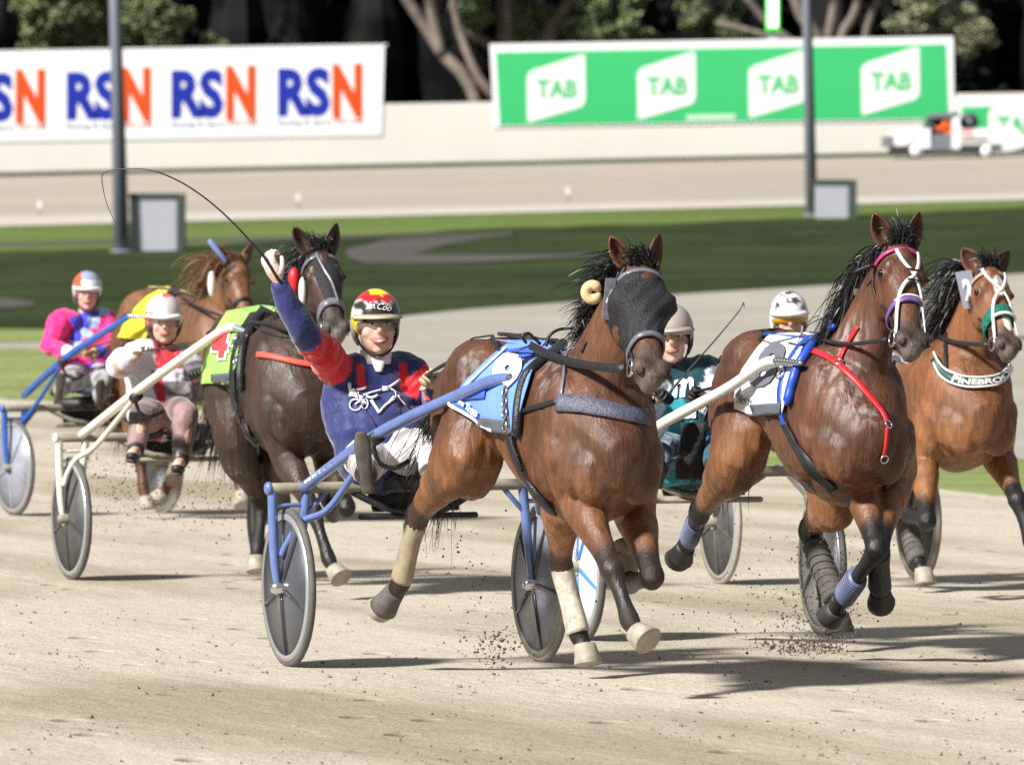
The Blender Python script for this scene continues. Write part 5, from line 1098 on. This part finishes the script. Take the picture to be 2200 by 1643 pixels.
def jD(c, at, L):
    dist, s_, t = at; q = c - L['chest']
    if dist < .10 and s_ == 'R': return (.72, .70, .74) if t < 1.15 or t > 1.5 else (.55, .40, .33)
    if dist < .10: return (.18, .16, .17) if t > .3 else (.5, .48, .5)
    if q.y < -.11: return (.72, .71, .75)
    if q.y > .13: return (.17, .14, .145)
    if -.10 < q.y < -.045 and q.z < .02: return (.45, .02, .03)
    if q.z > .03 and abs(q.y - .01) < .075: return (.60, .03, .05)
    if -.12 < q.z < -.04: return (.18, .17, .18)
    return (.66, .66, .70)
def hD_(a, b, c):
    if c > .15 and abs(b - .02) < .03: return (.75, .12, .08)
    if c < .07 and b < -.06: return (.75, .1, .03)
    return (.76, .74, .72) if b < 0 else (.62, .52, .50)
dD = driver(RD, 'driver in white and red jersey with dusty goggles behind the cream white shaft', dict(pelvis=(345, 880, -.02), chest=(346, 802, -.08), neck=(352, 750, -.08), head=(352, 694, -.04), shR=(298, 762, -.06), elR=(255, 785, .14), wrR=(285, 768, .25), handR=(302, 755, .28), shL=(398, 772, -.06), elL=(425, 838, .04), wrL=(420, 815, .28), handL=(420, 800, .34),
    hipR=(325, 890, 0), knR=(306, 892, .45), anR=(292, 965, .56), toeR=(285, 975, .72), hipL=(368, 890, 0), knL=(398, 888, .45), anL=(388, 985, .52), toeL=(382, 1000, .66)), (1, -.25, -.06),
    dict(mat='silk_redwhite', fn=jD), dict(n='white_red', fn=hD_, guard=mat('guard_dark', (.10, .08, .08), .6)), dict(mat='trousers_dusty', fn=lambda c: mixc((.30, .19, .18), (.13, .10, .095), smooth(-.1, .3, noise.noise(c * 7)))), gloves=(M_whites, M_bootk), visor=M_visor, seed=5, palm=((1, .5, -.2), (1, 0, -.4)))
pinkc, bl = (.80, .02, .20), (.06, .06, .62)
def jE(c, at, L):
    dist, s_, t = at; q = c - L['chest']; n_ = noise.noise(c * 9) * .03
    if dist < .10 and t > .15: return pinkc if t < 1.75 else (bl if s_ == 'L' else (.75, .72, .8))
    h_ = (int((q.y + n_ + 1) * 12) * 7 + int((q.z + n_ + 1) * 12) * 3) % 5
    return (pinkc, bl, pinkc, (.40, .55, .85), bl)[h_] if abs(q.y) < .17 else pinkc
dE = driver(RE, 'driver in bright pink and blue jersey, farthest back on the left', dict(pelvis=(185, 795, -.02), chest=(180, 728, -.1), neck=(184, 676, -.1), head=(187, 632, -.06), shR=(132, 690, -.08), elR=(110, 745, .05), wrR=(158, 756, .32), handR=(178, 754, .38), shL=(228, 686, -.08), elL=(240, 742, .05), wrL=(208, 758, .32), handL=(196, 756, .38),
    hipR=(170, 805, 0), knR=(150, 815, .45), anR=(130, 838, .84), toeR=(132, 815, .9), hipL=(205, 805, 0), knL=(222, 815, .45), anL=(215, 850, .8), toeL=(216, 826, .88)), (1, -.40, -.02),
    dict(mat='silk_pinkblue', fn=jE), dict(n='orange_white', fn=lambda a, b, c: (.75, .10, .03) if b < -.045 and c > .06 else ((.30, .34, .48) if c > .11 else (.72, .70, .70)), guard=mat('guard_dark', (.10, .08, .08), .6)), dict(mat='trousers_grey', fn=lambda c: mixc((.42, .42, .45), (.16, .14, .14), smooth(-.15, .2, noise.noise(c * 6)))), boots=mat('boot_grey', (.30, .31, .33), .6, nz=(10, .3)), gloves=(M_tan, M_tan), visor=M_visor, seed=7)
teal, tdark = (.016, .28, .34), (.006, .055, .075)
def jB(c, at, L):
    dist, s_, t = at; q = c - L['chest']
    if dist < .10 and t > .18: return (.70, .72, .78) if noise.noise(c * 8) < .18 else (.04, .08, .09)
    if q.z > .075: return tdark
    return teal if noise.noise(c * 7) < .24 else tdark
dB = driver(RB, 'driver in teal jersey, face half hidden by the hooded horse', dict(pelvis=(1470, 968, 0), chest=(1462, 862, -.08), neck=(1446, 786, -.08), head=(1442, 728, -.04), shR=(1402, 808, -.06), elR=(1388, 862, .05), wrR=(1405, 856, .3), handR=(1424, 848, .36), shL=(1516, 800, -.08), elL=(1556, 850, .0), wrL=(1505, 850, .3), handL=(1484, 845, .36),
    hipR=(1448, 975, 0), knR=(1418, 965, .45), anR=(1412, 1012, .82), toeR=(1412, 975, .88), hipL=(1495, 975, 0), knL=(1535, 958, .45), anL=(1548, 1012, .8), toeL=(1548, 975, .88)), (1, -.25, -.02),
    dict(mat='silk_teal', fn=jB), dict(n='beige', fn=lambda a, b, c: (.42, .36, .31) if c > .02 else (.06, .05, .05), peak=mat('peak_grey', (.40, .35, .31), .5)), dict(mat='trousers_teal', fn=lambda c: (.010, .09, .16)), gloves=(M_bblk, M_bblk), seed=9)
RB.text(dB.bvh, 'm', (1468, 834), (44, -6), (4, -42), 'lettering', C_white, dB.jersey, bold=.03, off=.010); RB.text(dB.bvh, 'al', (1476, 885), (40, -4), (3, -34), 'lettering', C_white, dB.jersey, bold=.03, off=.010)
dC = driver(RC, 'driver in white and black helmet with amber goggles, peering over a horse rump', dict(pelvis=(1715, 880, 0), chest=(1706, 795, -.08), neck=(1700, 735, -.08), head=(1696, 690, -.04), shR=(1655, 765, -.06), elR=(1640, 815, .05), wrR=(1680, 820, .3), handR=(1695, 815, .36), shL=(1752, 765, -.08), elL=(1770, 815, .0), wrL=(1730, 820, .3), handL=(1712, 815, .36),
    hipR=(1690, 885, 0), knR=(1680, 890, .45), anR=(1665, 935, .82), toeR=(1665, 905, .88), hipL=(1740, 885, 0), knL=(1755, 890, .45), anL=(1770, 935, .8), toeL=(1770, 905, .88)), (1, -.25, -.02),
    dict(mat='silk_teal2', fn=lambda c, at, L: tdark), dict(n='white_black', fn=lambda a, b, c: (.05, .05, .06) if (noise.noise(V(a, b, c) * 17) > .17 or (c > .10 and a > .02 and .3 < noise.noise(V(a, b, c) * 11 + V(3, 0, 0)) + .32 < .55)) and c > .075 else (.78, .78, .78), guard=M_whites), dict(mat='trousers_teal', fn=lambda c: (.010, .09, .16)), gloves=(M_bblk, M_bblk), visor=M_vamber, seed=11)
# whips
def whip(R, pts, rad, label):
    base = R.loc(*pts[0]); t = tag(empty('whip', R.O + R.u * base.x + R.l * base.y + V(0, 0, base.z), R.rz), label, 'whip', 'whips held by the drivers'); ps = [R.loc(*p) - base for p in pts]
    k = MB(); k.tube(ps[:3], [rad * 1.7, rad * 1.5, rad], n=8, sub=6); k.build('handle', M_whip, t); k = MB(); k.tube(ps[2:], [lerp(rad, rad * .35, i / max(1, len(ps) - 3)) for i in range(len(ps) - 2)], n=6, sub=6); k.build('lash', M_whip, t)
whip(RA, [(600, 604, .13), (570, 556, .12), (548, 530, .12), (505, 483, .10), (455, 437, .05), (400, 398, 0), (350, 374, -.05), (312, 364, -.1), (275, 363, -.15), (240, 366, -.2), (220, 376, -.22), (222, 408, -.22), (232, 445, -.2), (248, 478, -.2)], .0042, 'long black whip held high by the driver in navy and red')
whip(RB, [(1425, 862, .36), (1445, 835, .36), (1475, 800, .36), (1540, 726, .36), (1588, 668, .36), (1597, 650, .36), (1599, 662, .36)], .0045, 'thin black whip held by the driver in teal')

# sand thrown up by hooves and wheels
M_clod = mat('flying_sand', (.10, .085, .065), .95, nz=(3, .4))
def spray(spots, Y0, label):
    k = MB()
    for cx, cy, sx, sy, n_, r_ in spots:
        for _ in range(n_):
            x, y = rnd.gauss(cx, sx), rnd.gauss(cy, sy); Y = Y0 + rnd.gauss(0, .25); p = P(x, y, Y)
            if p.z > gz(p.x, Y) + .005: crumb(k, p, r_ * rnd.choice([.4, .5, .6, .8, 1.0, 1.5]))
    tag(k.build('flying_sand', M_clod, None, False), label, 'flying sand', kind='stuff')
spray([(1785, 1250, 45, 60, 420, .005), (1745, 1340, 60, 40, 600, .005), (1730, 1392, 50, 14, 520, .007), (1610, 1220, 60, 60, 60, .005), (1560, 1330, 70, 40, 70, .005)], 33.0, 'dark clods kicked up by the hind hooves of the white cloth horse')
spray([(1060, 1390, 30, 22, 200, .006), (1020, 1290, 60, 60, 80, .005), (980, 1160, 60, 40, 40, .005), (1400, 1330, 60, 40, 60, .005)], 31.4, 'sand specks flying behind the hooded horse')
spray([(470, 1000, 70, 50, 260, .005), (640, 960, 60, 50, 120, .005), (420, 1080, 90, 30, 420, .005), (250, 1040, 60, 45, 520, .005)], 41.0, 'sand specks flying around the dark horse and its sulky')
